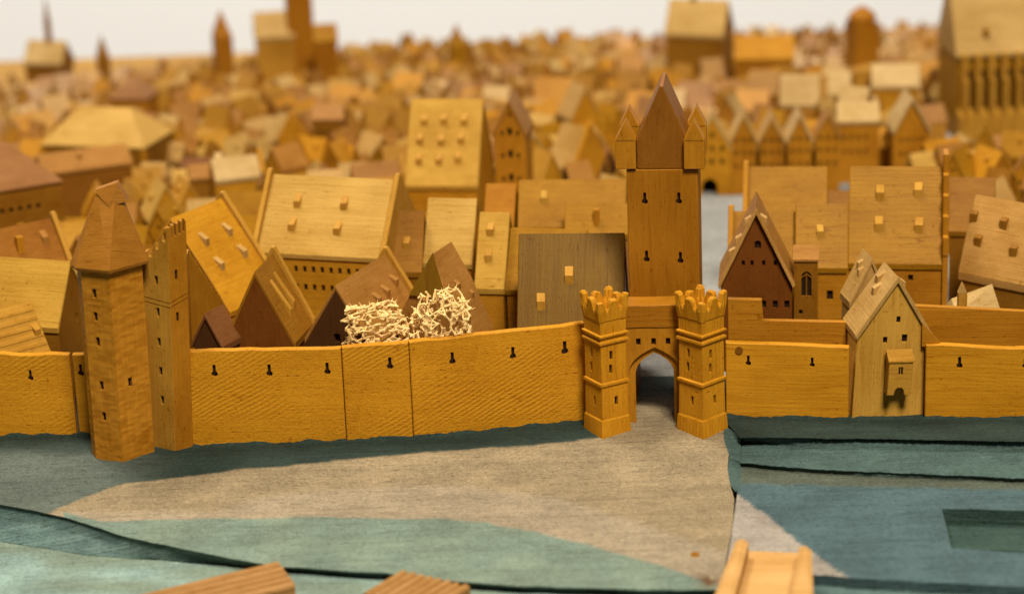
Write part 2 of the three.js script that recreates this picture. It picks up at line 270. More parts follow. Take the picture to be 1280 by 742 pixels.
  parts.push(loft((s) => { const px = lerp(905, 1700, s); return [px, R.e(px), -28]; }, (s) => { const px = lerp(905, 1700, s); return [px, R.e(px) + 13, -42]; }, 160, 4, flat(PAINT.blue)), loft((s) => { const px = lerp(905, 1700, s); return [px, R.e(px) + 13, -42]; }, (s) => [lerp(905, 1700, s), 1000, -42], 160, 30, () => PAINT.teal));
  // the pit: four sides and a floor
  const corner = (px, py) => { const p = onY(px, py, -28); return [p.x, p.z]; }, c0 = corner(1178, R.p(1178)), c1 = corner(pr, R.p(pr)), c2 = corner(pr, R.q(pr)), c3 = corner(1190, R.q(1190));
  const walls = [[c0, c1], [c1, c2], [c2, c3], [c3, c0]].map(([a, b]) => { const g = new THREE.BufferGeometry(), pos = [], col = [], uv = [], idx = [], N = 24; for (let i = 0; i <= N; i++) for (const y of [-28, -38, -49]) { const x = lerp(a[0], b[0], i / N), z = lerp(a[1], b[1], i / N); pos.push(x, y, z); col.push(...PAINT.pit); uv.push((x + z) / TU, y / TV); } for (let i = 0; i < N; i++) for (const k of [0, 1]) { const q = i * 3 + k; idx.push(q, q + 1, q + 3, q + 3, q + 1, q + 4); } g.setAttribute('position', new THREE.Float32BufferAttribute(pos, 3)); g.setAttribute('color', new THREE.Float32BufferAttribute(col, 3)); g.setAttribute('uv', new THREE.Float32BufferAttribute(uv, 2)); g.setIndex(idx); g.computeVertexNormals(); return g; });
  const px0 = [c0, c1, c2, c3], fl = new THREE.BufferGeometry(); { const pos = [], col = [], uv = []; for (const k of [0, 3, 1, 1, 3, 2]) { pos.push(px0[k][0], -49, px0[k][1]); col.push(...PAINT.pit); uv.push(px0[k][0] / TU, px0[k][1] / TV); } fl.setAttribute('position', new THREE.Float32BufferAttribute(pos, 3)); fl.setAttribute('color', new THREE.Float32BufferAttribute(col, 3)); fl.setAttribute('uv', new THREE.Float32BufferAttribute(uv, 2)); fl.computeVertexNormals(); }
  // the end of the trench beside the gate road
  const prof = curve([[546, 0], [555, -13], [578, -22], [582, -28], [640, -28]]), profPx = curve([[546, 926], [582, 927], [604, 927], [614, 921.5]]);
  parts.push(loft((s) => { const py = lerp(530, 614, s), t = (py - 530) / 207; return [edge(py), py, hL(t)]; }, (s) => { const py = lerp(546, 614, s); return [profPx(py), py, prof(py)]; }, 60, 6, () => PAINT.ledge));
  // thick green paint lapping up the foot of the wall boards
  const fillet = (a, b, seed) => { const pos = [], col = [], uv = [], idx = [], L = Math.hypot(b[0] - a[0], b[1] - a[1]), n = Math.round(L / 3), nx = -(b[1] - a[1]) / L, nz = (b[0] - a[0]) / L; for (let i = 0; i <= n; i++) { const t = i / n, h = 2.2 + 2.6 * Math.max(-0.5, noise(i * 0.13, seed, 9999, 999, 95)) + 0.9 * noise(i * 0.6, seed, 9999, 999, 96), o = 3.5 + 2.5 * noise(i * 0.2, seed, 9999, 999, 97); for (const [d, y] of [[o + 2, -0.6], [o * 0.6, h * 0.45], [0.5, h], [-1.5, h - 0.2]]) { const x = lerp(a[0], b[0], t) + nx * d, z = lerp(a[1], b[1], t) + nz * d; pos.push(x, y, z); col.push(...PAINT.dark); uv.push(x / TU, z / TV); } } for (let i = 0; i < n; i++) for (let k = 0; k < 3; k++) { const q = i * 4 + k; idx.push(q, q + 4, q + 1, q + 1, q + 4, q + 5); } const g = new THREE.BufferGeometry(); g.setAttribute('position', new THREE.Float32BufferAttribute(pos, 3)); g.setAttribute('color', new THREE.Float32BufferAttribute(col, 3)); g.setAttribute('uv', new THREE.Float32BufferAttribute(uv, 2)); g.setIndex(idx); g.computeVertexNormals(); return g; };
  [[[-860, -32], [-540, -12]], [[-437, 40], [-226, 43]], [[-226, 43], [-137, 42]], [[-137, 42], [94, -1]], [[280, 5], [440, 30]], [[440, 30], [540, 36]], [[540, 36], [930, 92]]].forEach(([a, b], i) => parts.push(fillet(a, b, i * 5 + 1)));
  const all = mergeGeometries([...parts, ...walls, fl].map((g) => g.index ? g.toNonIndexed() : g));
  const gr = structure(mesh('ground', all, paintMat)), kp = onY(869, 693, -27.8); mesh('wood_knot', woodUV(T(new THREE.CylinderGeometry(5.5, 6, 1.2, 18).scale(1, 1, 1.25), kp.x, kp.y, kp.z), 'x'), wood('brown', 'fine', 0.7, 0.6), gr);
  const tableMat = new THREE.MeshStandardMaterial({ roughness: 0.9, color: new THREE.Color().setRGB(0.04, 0.035, 0.03) });
  structure(mesh('table', box(7000, 300, 3730, 0, -250, -560), tableMat));
  structure(mesh('street', woodUV(box(5200, 60, 1720, 0, -31.5, -990)), wood('street', 'paint', 0.8, 0.8)));
  structure(mesh('field', woodUV(block(5200, 60, 590, 0, -30, -2145.5, 2)), wood('tan', 'figure', 0.55, 0.6)));
}

// ---------------------------------------------------------------- boards with holes (local frame: x along, y up, front face at z = 0)
function placed(g, x, y, z, yaw) { return g.rotateY(yaw).translate(x, y, z); }
const keyhole = (x, y, k = 1) => ({ slot: box(4.2 * k, 11 * k, 10, x, y + 5 * k, 0), round: T(new THREE.CylinderGeometry(4.3 * k, 4.3 * k, 10, 14).rotateX(Math.PI / 2), x, y - 2.5 * k, 0), plate: join([T(box(7 * k, 14 * k, 0.8), x, y + 3.5 * k, -4.6), T(box(11 * k, 11 * k, 0.8), x, y - 2.5 * k, -4.65)]) });
function outline(w, h, wob, seed, top = 0) {      // hand-cut rectangle standing on y = 0
  const p = [], n = Math.max(3, Math.round(w / 10));
  for (let i = 0; i <= n; i++) p.push([w * i / n, (i && i < n ? 1 : 0.3) * wob * 1.4 * noise(i * 0.7, seed, 9999, 999, 41)]);
  for (let i = n; i >= 0; i--) p.push([w * i / n, lerp(h, h + top, i / n) + (i && i < n ? 1 : 0.4) * wob * noise(i * 0.45, seed + 7, 9999, 999, 42)]);
  return p;
}
function panel(parent, name, [x0, z0], [x1, z1], h0, h1, { holes = [], thick = 11, mat, wob = 0.9, label, seed = 1, yb = -3, axis = 'x' }) {
  const w = Math.hypot(x1 - x0, z1 - z0), yaw = Math.atan2(-(z1 - z0), x1 - x0);
  let g = T(extrude(outline(w, h0 - yb, wob, seed, h1 - h0), thick, 1.2), 0, yb, -thick / 2);
  const ks = holes.map(([x, y, k]) => keyhole(x, y, k));
  if (ks.length) { g = cut(g, ks.map((k) => k.slot)); g = cut(g, ks.map((k) => k.round)); }
  g.deleteAttribute('normal'); g = woodUV(g, axis); g.computeVertexNormals();
  const m = mesh(name, placed(g, x0, 0, z0, yaw), mat, parent); if (label) m.userData.label = label;
  for (const k of ks) mesh('loophole', placed(k.plate, x0, 0, z0, yaw), HOLE_SHADE, parent);
  return m;
}
// ---------------------------------------------------------------- town wall
{
  const wallTo = wood('plank', 'sawn', 0.5, 0.9), far = thing('town_wall', 'golden town wall of three joined boards between the notched tower and the gate', 'town wall', [0, 0, 0]);
  panel(far, 'wall_board', [-437, 40], [-226, 43], 132, 130, { holes: [[44, 102], [116, 100], [192, 100]], mat: wallTo, seed: 3 });
  panel(far, 'wall_board', [-224.8, 43], [-137.5, 42], 130, 134, { holes: [[62, 104]], mat: wood('plank', 'sawn', 0.52, 1.0), seed: 5 });
  panel(far, 'wall_board', [-136.2, 42], [94, -1], 134, 137, { holes: [[56, 104], [137, 103], [207, 103, 1.1]], mat: wood('plank', 'sawn', 0.5, 1.1), seed: 8, wob: 1.2 });
  const w0 = thing('town_wall', 'pale golden town wall section on the outer side of the hexagonal tower', 'town wall', [0, 0, 0]);
  panel(w0, 'wall_board', [-860, -32], [-592, -16], 121, 114, { holes: [[214, 84, 0.9]], mat: wood('plank', 'sawn', 0.55, 0.9), seed: 13, wob: 1.5 });
  panel(w0, 'wall_board', [-588, -16], [-540, -12], 114, 113, { holes: [[10, 90, 1.0]], mat: wood('plank', 'fine', 0.55, 0.6), seed: 15 });
  const w2 = thing('town_wall', 'low golden town wall between the gate and the gabled wall house', 'town wall', [0, 0, 0]);
  panel(w2, 'wall_board', [280, 5], [440, 30], 105, 100, { holes: [[30, 78, 0.85], [114, 77, 0.8]], mat: wood('plank', 'figure', 0.5, 0.5), seed: 17, wob: 0.7 });
  const dw = mesh('dowel', placed(T(new THREE.CylinderGeometry(5.2, 5.2, 2.4, 20).rotateX(Math.PI / 2), 18, 94, 0.1), 280, 0, 5, Math.atan2(-25, 160)), wood('russet', 'fine'), w2);
  const w3 = thing('town_wall', 'low golden town wall beyond the gabled wall house', 'town wall', [0, 0, 0]);
  panel(w3, 'wall_board', [540, 36], [930, 92], 102, 92, { holes: [[44, 76, 0.95], [128, 76, 0.8]], mat: wood('plank', 'figure', 0.5, 0.5), seed: 19, wob: 1.1 });
  const b = thing('back_wall', 'stepped inner wall board behind the low wall beside the gate', 'wall');
  { let g = extrude([[0, -3], [158, -3], [158, 119], [47, 121], [45, 150], [0, 151]], 9, 0.7); g = woodUV(g, 'x'); mesh('wall_board', placed(g, 288, 0, -42, Math.atan2(-20, 160)), wood('honey', 'figure', 0.5, 0.5), b); }
  const b2 = thing('back_wall', 'plain inner wall board behind the low wall beyond the wall house', 'wall');
  { let g = extrude([[0, -3], [390, -3], [390, 110], [0, 133]], 9, 0.7); g = woodUV(g, 'x'); mesh('wall_board', placed(g, 534, 0, -40, Math.atan2(-40, 390)), wood('honey', 'figure', 0.5, 0.5), b2); }
}
// ---------------------------------------------------------------- towers
function holeCutters(list) { return list.map((q) => placed(box(q.w, q.h, 10), q.x, q.y, q.z, q.yaw)); }
function holePlates(list, parent, name = 'window') { for (const q of list) mesh(name, placed(box(q.w + 1.6, q.h + 1.6, 0.9), q.x - 4.4 * Math.sin(q.yaw), q.y, q.z - 4.4 * Math.cos(q.yaw), q.yaw), HOLE_SHADE, parent); }
// windows on the flat facet between two outline points of a tapered prism
function onFacet(b0, b1, t0, t1, y0, y1, s, y, w, h) { const k = (y - y0) / (y1 - y0), ax = lerp(b0[0], t0[0], k), az = lerp(b0[1], t0[1], k), bx = lerp(b1[0], t1[0], k), bz = lerp(b1[1], t1[1], k); return { x: lerp(ax, bx, s), z: lerp(az, bz, s), y, w, h, yaw: Math.atan2(-(bz - az), bx - ax) }; }
{
  const t = thing('corner_tower', 'tall six-sided orange wood tower with a steep hipped roof at the wall corner', 'tower');
  const A = [-76, -52, 6, 78, 130, 180, 230], ring = (cx, cz, r) => A.map((a) => [cx + r * Math.sin(rad(a)), cz + r * Math.cos(rad(a))]);
  const B = ring(-519, 46, 42), C = ring(-515, 46, 43);
  const wins = [[1, 0.42, 228], [1, 0.40, 197], [1, 0.41, 163], [1, 0.42, 103], [1, 0.42, 60], [2, 0.40, 105]].map(([f, s, y]) => onFacet(B[f], B[f + 1], C[f], C[f + 1], -3, 264, s, y, 6, 12.5));
  wins.push(onFacet(B[0], B[1], C[0], C[1], -3, 264, 0.5, 104, 4, 11));
  let g = cut(taper(B, C, -3, 264), holeCutters(wins)); g.deleteAttribute('normal'); g = woodUV(g, 'y'); g.computeVertexNormals();
  mesh('tower_body', g, wood('tower', 'fleck', 0.42, 0.8), t); holePlates(wins, t);
  const E1 = ring(-514, 46, 52), E0 = ring(-514, 46, 50.5);
  mesh('roof', hull([...E0.map(([x, z]) => [x, 259, z]), ...E1.map(([x, z]) => [x, 263, z]), [-524, 354, 46], [-499, 361, 46], [-524, 354, 36], [-499, 361, 36]]), wood('towerroof', 'fine', 0.5, 0.7), t);
  mesh('roof_cap', hull([[-525.5, 356, 47.5], [-525.5, 356, 34.5], [-497, 365, 48], [-497, 365, 34], [-508, 336, 59], [-486, 341, 52], [-485, 341, 35], [-524, 352, 50]]), wood('towerroof', 'figure', 0.5, 0.7), t);
}
{
  const t = thing('notched_tower', 'narrow square tower with a slanting notched top beside the six-sided tower', 'tower');
  const P = [[-490, 30], [-450, 56], [-428, 43], [-428, -18], [-490, -18]], th = -0.045, px = -450; t.rotation.z = th; t.position.set((px - px * Math.cos(th)) * U, -px * Math.sin(th) * U, 0);
  let core = taper(P.map(([x, z], i) => [x - (i === 2 || i === 3 ? 6 : 0), z - 8]), P.map(([x, z], i) => [x - (i === 2 || i === 3 ? 6 : 0), z - 8]), -3, 252); core = woodUV(core, 'y'); core.computeVertexNormals(); mesh('tower_core', core, wood('honey', 'fine', 0.5, 0.6), t);
  const side = (a, b, pts, holes, grooves, name, mat) => {
    const yaw = Math.atan2(-(b[1] - a[1]), b[0] - a[0]); let g = T(extrude(pts, 9, 0.6), 0, 0, -4.5);
    if (holes.length) g = cut(g, holes.map(([x, y, w, h]) => box(w, h, 10, x, y, 0)));
    g = cut(g, grooves.map(([x0, y0, x1, y1]) => { const L = Math.hypot(x1 - x0, y1 - y0); return T(box(L, 1.6, 2.6).rotateZ(Math.atan2(y1 - y0, x1 - x0)), (x0 + x1) / 2, (y0 + y1) / 2, 0); }));
    g.deleteAttribute('normal'); g = woodUV(g, 'y'); g.computeVertexNormals(); mesh(name, placed(g, a[0], 0, a[1], yaw), mat, t);
    for (const [x, y, w, h] of holes) mesh('window', placed(box(w + 1.4, h + 1.4, 0.8, x, y, -4.6), a[0], 0, a[1], yaw), HOLE_SHADE, t);
  };
  const L1 = Math.hypot(40, 26), L2 = Math.hypot(22, 13);
  const left = [[0, -3], [L1, -3], [L1, 305], [L1 - 7, 304]];
  for (const [x, y] of [[42, 296], [30, 284], [18, 272], [6, 264]]) left.push([x + 1.6, y + 1], [x + 1.2, y - 9], [x - 1.5, y - 11], [x - 4.2, y - 9], [x - 4.6, y - 2]);
  left.push([0, 258]);
  side(P[0], P[1], left, [[25, 231, 6, 12.5], [26, 188, 6, 12], [26, 147, 6, 12], [27, 107, 6, 12], [28, 67, 6, 12]], [[-2, 205, L1 + 2, 203], [-2, 199, L1 + 2, 197]], 'tower_side', wood('ochre', 'fine', 0.5, 0.6));
  const right = [[0, -3], [L2, -3], [L2, 310]];
  for (let k = 0; k < 4; k++) { const x = L2 - 1.8 - k * 6; right.push([x, 313 - k * 2], [x - 0.4, 297 - k * 2], [x - 2.6, 297 - k * 2], [x - 3, 312 - k * 2]); }
  right.push([1, 305], [0, 305]);
  side(P[1], P[2], right, [[9.5, 241, 3.6, 14], [9.5, 184, 3.6, 13]], [[-2, 203, L2 + 2, 215], [-2, 197, L2 + 2, 209]], 'tower_side', wood('amber', 'fine', 0.5, 0.6));
}
// the gate: two square turrets set cornerwise, the gatehouse between them, the tall tower behind
function turret(label, x, z, yaw, s, tone) {
  const t = thing('gate_turret', label, 'turret', [0, 0, 0], 0, 'turrets flanking the town gate');
  const sq = (q, o = 0) => [[-q, q], [q, q], [q, -q], [-q, -q]].map(([a, b]) => [a, b]);
  const lvl = [[-3, s * 1.12], [20, s * 1.06], [22, s], [67, s * 0.97], [128, s * 0.95], [158, s * 0.98]];
  const mat = wood(tone, 'figure', 0.48, 1.2), put = (g) => placed(g, x, 0, z, yaw);
  for (let i = 0; i < lvl.length - 1; i++) {
    const [y0, a] = lvl[i], [y1, b] = lvl[i + 1], slits = i === 2 ? [[0.1, 45]] : i === 3 ? [[-0.25, 90], [-0.2, 109]] : [], ws = [];
    for (const [u, y] of slits) for (const f of [0, 1]) ws.push({ x: f ? lerp(a, b, .5) : u * a, z: f ? -u * a : lerp(a, b, .5), y, w: 5, h: 12.5, yaw: f ? Math.PI / 2 : 0 });
    let g = taper(sq(a), sq(b), y0, y1); if (ws.length) { g = cut(g, holeCutters(ws)); }
    g.deleteAttribute('normal'); g = woodUV(g, 'y'); g.computeVertexNormals(); mesh(i === 0 ? 'plinth' : i === 4 ? 'upper_band' : 'shaft', put(g), mat, t);
    for (const q of ws) mesh('arrow_slit', put(placed(box(q.w + 1.4, q.h + 1.4, 0.8), q.x - 4.4 * Math.sin(q.yaw), q.y, q.z - 4.4 * Math.cos(q.yaw), q.yaw)), HOLE_SHADE, t);
  }
  const belt = (y, h, q) => { let g = join([taper(sq(q - 2), sq(q), y, y + h * 0.35), taper(sq(q), sq(q), y + h * 0.35, y + h * 0.8), taper(sq(q), sq(q - 2.2), y + h * 0.8, y + h)]); g = woodUV(g, 'x'); mesh('string_course', put(g), mat, t); };
  belt(66, 7, s * 1.07); belt(124, 6, s * 1.08); belt(134, 5, s * 1.09);
  // battlement: four scalloped sides that lean outwards
  const side = (turn, hl, hr) => {
    const q = s * 1.02, tq = s * 1.14, y0 = 156, j = (i) => 1.3 * noise(i * 1.7 + turn * 3, x * 0.1, 999, 999, 44), pts = [[-q, y0], [q, y0], [tq, y0 + 15]], w = 2 * tq;
    const prof = [[1.0, hr - 1], [0.97, hr], [0.86, hr], [0.80, hr - 3], [0.765, 19], [0.72, 14], [0.675, 18], [0.645, 25], [0.60, 29], [0.50, 30], [0.40, 29], [0.355, 25], [0.325, 18], [0.28, 14], [0.235, 19], [0.20, hl - 3], [0.14, hl], [0.03, hl], [0.0, hl - 1]];
    prof.forEach(([u, h], i) => pts.push([-tq + w * u, y0 + h + j(i)])); pts.push([-tq, y0 + 15]);
    const g = T(extrude(pts, 8, 1.4), 0, -y0, -4); g.rotateX(0.09).translate(0, y0, q); return g.rotateY(turn);
  };
  const crown = woodUV(join([[34, 27], [27, 34], [34, 32], [32, 34]].map(([a, b], k) => side(k * Math.PI / 2, a, b))), 'y'); mesh('battlement', put(crown), mat, t);
  mesh('battlement_floor', put(woodUV(box(s * 2, 3, s * 2, 0, 158, 0), 'x')), mat, t);
  return t;
}
turret('carved square gate turret on the side of the three-board wall', 120, 32, rad(30 - 90), 20.5, 'plank');
turret('carved square gate turret on the side of the low wall', 245, 43, rad(42 - 90), 21.5, 'plank');
const archPts = (cx, w, spring, apex, y0) => { const p = [[cx - w / 2, y0], [cx + w / 2, y0], [cx + w / 2, spring]], N = 9, at = (i) => { const a = i / N; return [w / 2 * (1 - a ** 3.0), spring + (apex - spring) * a]; }; for (let i = 1; i < N; i++) { const [x, y] = at(i); p.push([cx + x, y]); } p.push([cx, apex]); for (let i = N - 1; i >= 1; i--) { const [x, y] = at(i); p.push([cx - x, y]); } p.push([cx - w / 2, spring]); return p; };
{
  const t = thing('gatehouse', 'low gatehouse with a pointed archway between the two carved turrets', 'gatehouse', [0, 0, 0]);
  const mat = wood('honey', 'figure', 0.48, 0.5), yaw = rad(-3), x0 = 184, z0 = 20, put = (g) => placed(g, x0, 0, z0, yaw);
  const wins = [-20, 0, 19].map((x) => [x, 115, 6, 9.5]);
  let g = T(extrude([[-50, -3], [50, -3], [50, 134], [-50, 134]], 34, 0.5), 0, 0, -17);
  g = cut(g, [T(extrude(archPts(1, 51, 62, 98, -20), 60, 0), 0, 0, -17)]);
  g = cut(g, [T(extrude(archPts(1, 71, 60, 107, -20), 10, 0), 0, 0, 0), ...wins.map(([x, y, w, h]) => box(w, h, 10, x, y, 0))]);
  g.deleteAttribute('normal'); g = woodUV(g, 'y'); g.computeVertexNormals(); mesh('gate_wall', put(g), mat, t);
  for (const [x, y, w, h] of wins) mesh('window', put(box(w + 1.4, h + 1.4, 0.8, x, y, -4.6)), HOLE_SHADE, t);
  mesh('parapet', put(woodUV(T(extrude(outline(104, 31, 0.5, 31), 38, 0.8), -52, 134.6, -17.5), 'x')), wood('amber', 'figure', 0.48, 0.5), t);
  // side walls of the yard between gatehouse and tower
  for (const s of [-1, 1]) mesh('yard_wall', put(woodUV(box(12, 128, 36, s * 44, 61, -52.5), 'z')), mat, t);
  mesh('added_yard_roof', put(woodUV(box(100, 5, 36, 0, 128, -52.5), 'z')), mat, t);  // slab added over the yard to keep light out of the gate passage
}
{
  const t = thing('gate_tower', 'tall square gate tower with a steep pointed roof and two corner turrets', 'tower', [0, 0, 0]);
  const put = (g) => placed(g, 204, 0, -50, rad(-7)), mat = wood('amber', 'figure', 0.45, 0.5);
  const ks = [[-24, 288], [21, 288], [-23, 208], [22, 206]].map(([x, y]) => keyhole(x, y, 0.95));
  let g = T(extrude([[-47, -3], [48, -3], [46.5, 329], [-47.5, 329]], 92, 0.8), 0, 0, -46);
  g = cut(g, [T(extrude(archPts(-14, 52, 62, 96, -20), 140, 0), 0, 0, -46)]); g = cut(g, ks.map((k) => k.slot)); g = cut(g, ks.map((k) => k.round));
  g.deleteAttribute('normal'); g = woodUV(g, 'y'); g.computeVertexNormals(); mesh('tower_body', put(g), mat, t);
  for (const k of ks) mesh('loophole', put(k.plate), HOLE_SHADE, t);
  mesh('roof', put(woodUV(T(extrude([[-33, 329.5], [28, 329.5], [31, 372], [2, 440], [-2, 441], [-34, 368]], 84, 0.8), 0, 0, -45), 'y')), wood('russet', 'fine', 0.5, 0.5), t);
  const pale = wood('honey', 'fine', 0.5, 0.5);
  for (const [x, z] of [[-48, -8], [42, -6], [-48, -84], [42, -84]]) {
    const c = mesh('corner_turret', put(woodUV(T(extrude([[-13.5, 331], [13.5, 331], [13.5, 370], [0, 396], [-13.5, 370]], 24, 0.7), x, 0, z), 'y')), pale, t);
    mesh('turret_line', put(woodUV(box(24, 1.2, 0.6, x, 370, z + 12.1), 'x')), wood('brown', 'fine'), c);
  }
}
// ---------------------------------------------------------------- houses
const taken = [];
// house(spec): ridge along local x; F is the slope that faces local +z, + and - are the gable ends
function house(o) {
  const { name = 'model_house', label, at: [x, z, yawD, w, l, e, r], wall = 'gold', roof = 'gold', roofGrain = 'fine', wallGrain = 'fine', dormers = [], wins = [], parapet = '', group, bulge = 0, ds = 1, dormerTone, hip = 0, steps = 0, verge = 2.5, extraRoofMat, category = 'house', lines = 0, roofT = 4.2, roofAxis = 'x', lean = 0, barge } = o;
  taken.push([x, z, Math.max(w, l) * 0.45]);
  const t = thing(name, label, category, [x, 0, z], rad(yawD), group), k = (r - e) / (w / 2), o2 = 3, bw = w / 2 - o2, und = roofT * Math.sqrt(1 + k * k); t.rotation.order = 'ZYX'; t.rotation.z = lean;
  const wm = wood(wall, wallGrain, 0.5, 0.5), rm = extraRoofMat ?? wood(roof, roofGrain, 0.46, 0.55), rot = Math.PI / 2;
  // body
  const capB = hip ? [[-bw, -2], [bw, -2], [bw, e + 1], [-bw, e + 1]] : [[-bw, -2], [bw, -2], [bw, e + k * o2 - und + 0.6], [0, r - und + 0.4], [-bw, e + k * o2 - und + 0.6]];
  let body = extrude(capB, l - 2 * (parapet ? 0.5 : verge), 0.5).rotateY(rot);
  const W = wins.map(([side, u, y, ww = 5.5, hh = 9, arch]) => { const d = side === 'F' ? [u, bw, 0] : side === 'B' ? [u, -bw, Math.PI] : side === '+' ? [l / 2 - verge, -u, Math.PI / 2] : [-(l / 2 - verge), u, -Math.PI / 2]; return { x: d[0], z: d[1], yaw: d[2], y, w: ww, h: hh, arch }; });
  if (W.length) { body = cut(body, W.map((q) => placed(q.arch ? extrude(archPts(0, q.w, q.h * 0.1, q.h / 2, -q.h / 2), 10, 0) : box(q.w, q.h, 10), q.x, q.y, q.z, q.yaw))); body.deleteAttribute('normal'); }
  body = woodUV(body, o.wallAxis ?? 'x'); if (W.length) body.computeVertexNormals(); mesh('wall', body, wm, t);
  for (const q of W) mesh('window', placed(box(q.w + 1.4, q.h + 1.4, 0.8), q.x - 4.4 * Math.sin(q.yaw), q.y, q.z - 4.4 * Math.cos(q.yaw), q.yaw), HOLE_SHADE, t);
  // roof
  const yAt = (d) => r - k * d + bulge * Math.sin(Math.PI * clamp(d / (w / 2)));
  if (hip) {
    const hx = l / 2 - hip, E = [[-l / 2, w / 2], [l / 2, w / 2], [l / 2, -w / 2], [-l / 2, -w / 2]], F = o.hipEnds ?? '+-';
    mesh('roof', hull([...E.map(([a, b]) => [a, e, b]), ...E.map(([a, b]) => [a, e + 3, b]), [F.includes('+') ? hx : l / 2, r, 0], [F.includes('-') ? -hx : -l / 2, r, 0]]), rm, t);
  } else {
    const N = bulge ? 6 : 1, out = []; for (let i = -N; i <= N; i++) { const d = Math.abs(i) / N * w / 2; out.push([i / N * w / 2, yAt(d)]); }
    const inn = []; for (let i = N; i >= -N; i--) { const d = Math.abs(i) / N * w / 2; inn.push([i / N * (w / 2 - 0.6), yAt(d) - und]); }
    const g = extrude([...out.reverse(), ...inn.reverse()], l, 1.1).rotateY(rot);
    const rf = mesh('roof', woodUV(g, roofAxis), rm, t);
    if (lines) { const s = Math.sqrt(1 + k * k); for (let i = 1; i <= lines; i++) { const d = w / 2 * i / (lines + 0.6), b = T(extrude([[-1.8, -0.9], [1.8, -0.4], [1.8, 0.9], [-1.8, 0.4]], l - 2, 0.2).rotateY(rot).rotateX(Math.atan(k)), 0, yAt(d) + 0.6, d + 0.4); mesh('slat', woodUV(b, 'x'), rm, rf); } }
  }
  if (barge) { const bw2 = 5, sh = [[-w / 2 - 1, e - k * 1], [0, r + 1.5], [w / 2 + 1, e - k * 1], [w / 2 - bw2 * 0.4, e - bw2 * 0.9 - 2], [0, r - bw2 * 1.5], [-w / 2 + bw2 * 0.4, e - bw2 * 0.9 - 2]]; mesh('verge_board', woodUV(T(extrude(sh.reverse(), 2.6, 0.5).rotateY(rot), l / 2 + 1.4, 0, 0), 'y'), wood(barge, 'fine'), t); }
  for (const end of parapet) {
    const s = end === '+' ? 1 : -1, pw = w / 2 + 2, top = r + 9, sh = (d) => yAt(d) + 7;
    let pts;
    if (steps) { pts = [[-pw, -2], [pw, -2], [pw, e + 14]]; for (let i = 0; i < steps; i++) { const a = pw * (1 - (i + 0.5) / steps), y = lerp(e + 14, r + 22, (i + 1) / steps); pts.push([a + pw * 0.12, lerp(e + 14, r + 22, i / steps) + (i ? 0 : 0)], [a + pw * 0.12, y]); } const m = pts.slice(2).map(([a, b]) => [-a, b]).reverse(); pts = [...pts, ...m]; }
    else pts = [[-pw, -2], [pw, -2], [pw, sh(w / 2)], [2.5, top], [-2.5, top], [-pw, sh(w / 2)]];
    mesh('gable_parapet', woodUV(T(extrude(pts, 8, 1.3).rotateY(rot), s * (l / 2 + 3.6), 0, 0), 'y'), o.parapetMat ?? wm, t);
  }
  // dormers: small wedges on the slope
  const dm = wood(dormerTone ?? roof, 'fine', 0.5, 0.4);
  dormers.forEach(([side, u, tt, kk = 1], i) => {
    const s = side === 'F' ? 1 : -1, d = tt * w / 2, y = yAt(d), hf = 10.5 * ds * kk, kt = o.dkt ? k * o.dkt : Math.min(0.6, k * 0.42), b = hf / (k - kt), j = noise(i * 3.1, x * 0.1, 9999, 9999, 61);
    const g = extrude([[0, -1.2], [0, hf], [-b, hf + kt * b], [-b - 1.5, hf + kt * b - 2.5]], 9.6 * (o.dw ?? ds) * kk, 0.5).rotateY(-rot);   // outline x becomes local z
    g.rotateY(s > 0 ? 0 : Math.PI); g.rotateY(0.12 * j);
    mesh('dormer', woodUV(g.translate(u * l + 1.5 * j, y, s * d), 'z'), dm, t);
  });
  for (const [u, d, h, s = 7] of o.chimneys ?? []) { const c = woodUV(block(s, h, s, u * l, yAt(Math.abs(d) * w / 2) + h / 2 - 6, d * w / 2), 'y'); mesh('chimney', c, wm, t); }
  return t;
}
function houseFrom(corner, px, py, o) {            // o.at = [yaw, w, l, e, r]; the named corner stands where the photograph shows it
  const [yaw, w, l, e, r] = o.at, h = corner[0] === 'R' ? r : corner[0] === 'f' ? 0 : e, p = onY(px, py, h), s = corner[1] === '+' ? 1 : -1, dz = corner[0] === 'R' ? 0 : corner[0] === 'B' ? -w / 2 : w / 2, dx = s * l / 2, c = Math.cos(rad(yaw)), n = Math.sin(rad(yaw));
  const X = p.x - (dx * c + dz * n), Z = p.z - (-dx * n + dz * c); 
  return house({ ...o, at: [X, Z, yaw, w, l, e, r] });
}

const rowOf = (side, y, us, w, h) => us.map((u) => [side, u, y, w, h]);
const series = (a, step, n) => Array.from({ length: n }, (_, i) => a + i * step);

// the houses just behind the wall
house({ label: 'dark red-brown gable house with two roof stubs, beside the notched tower', at: [-335, -116, -102.5, 101, 84, 102, 202], wall: 'redbrown', roof: 'brown', roofGrain: 'fine', parapet: '-', parapetMat: wood('ochre', 'fine'), ds: 1.1, dw: 1, dkt: 0.78, dormers: [['B', 0.10, 0.74], ['B', -0.16, 0.70]], dormerTone: 'ochre' });
house({ name: 'model_shed', label: 'small plum-coloured lean-to roof tucked under the dark red-brown gable house', category: 'shed', at: [-402, -75, -118, 52, 46, 108, 152], wall: 'dark', roof: 'plum' });
house({ label: 'near-black gable house with mauve roof behind the first dried bush', at: [-206, -142, -113.9, 106, 153, 98, 179], wall: 'dark', roof: 'russet', extraRoofMat: wood('rose', 'fine', 0.5, 0.5), parapet: '-', parapetMat: wood('ochre', 'fine'), dormers: [['B', -0.38, 0.5], ['B', -0.16, 0.56], ['B', 0.03, 0.58]], dormerTone: 'rose', wins: [['+', -2, 104, 10, 12]] });
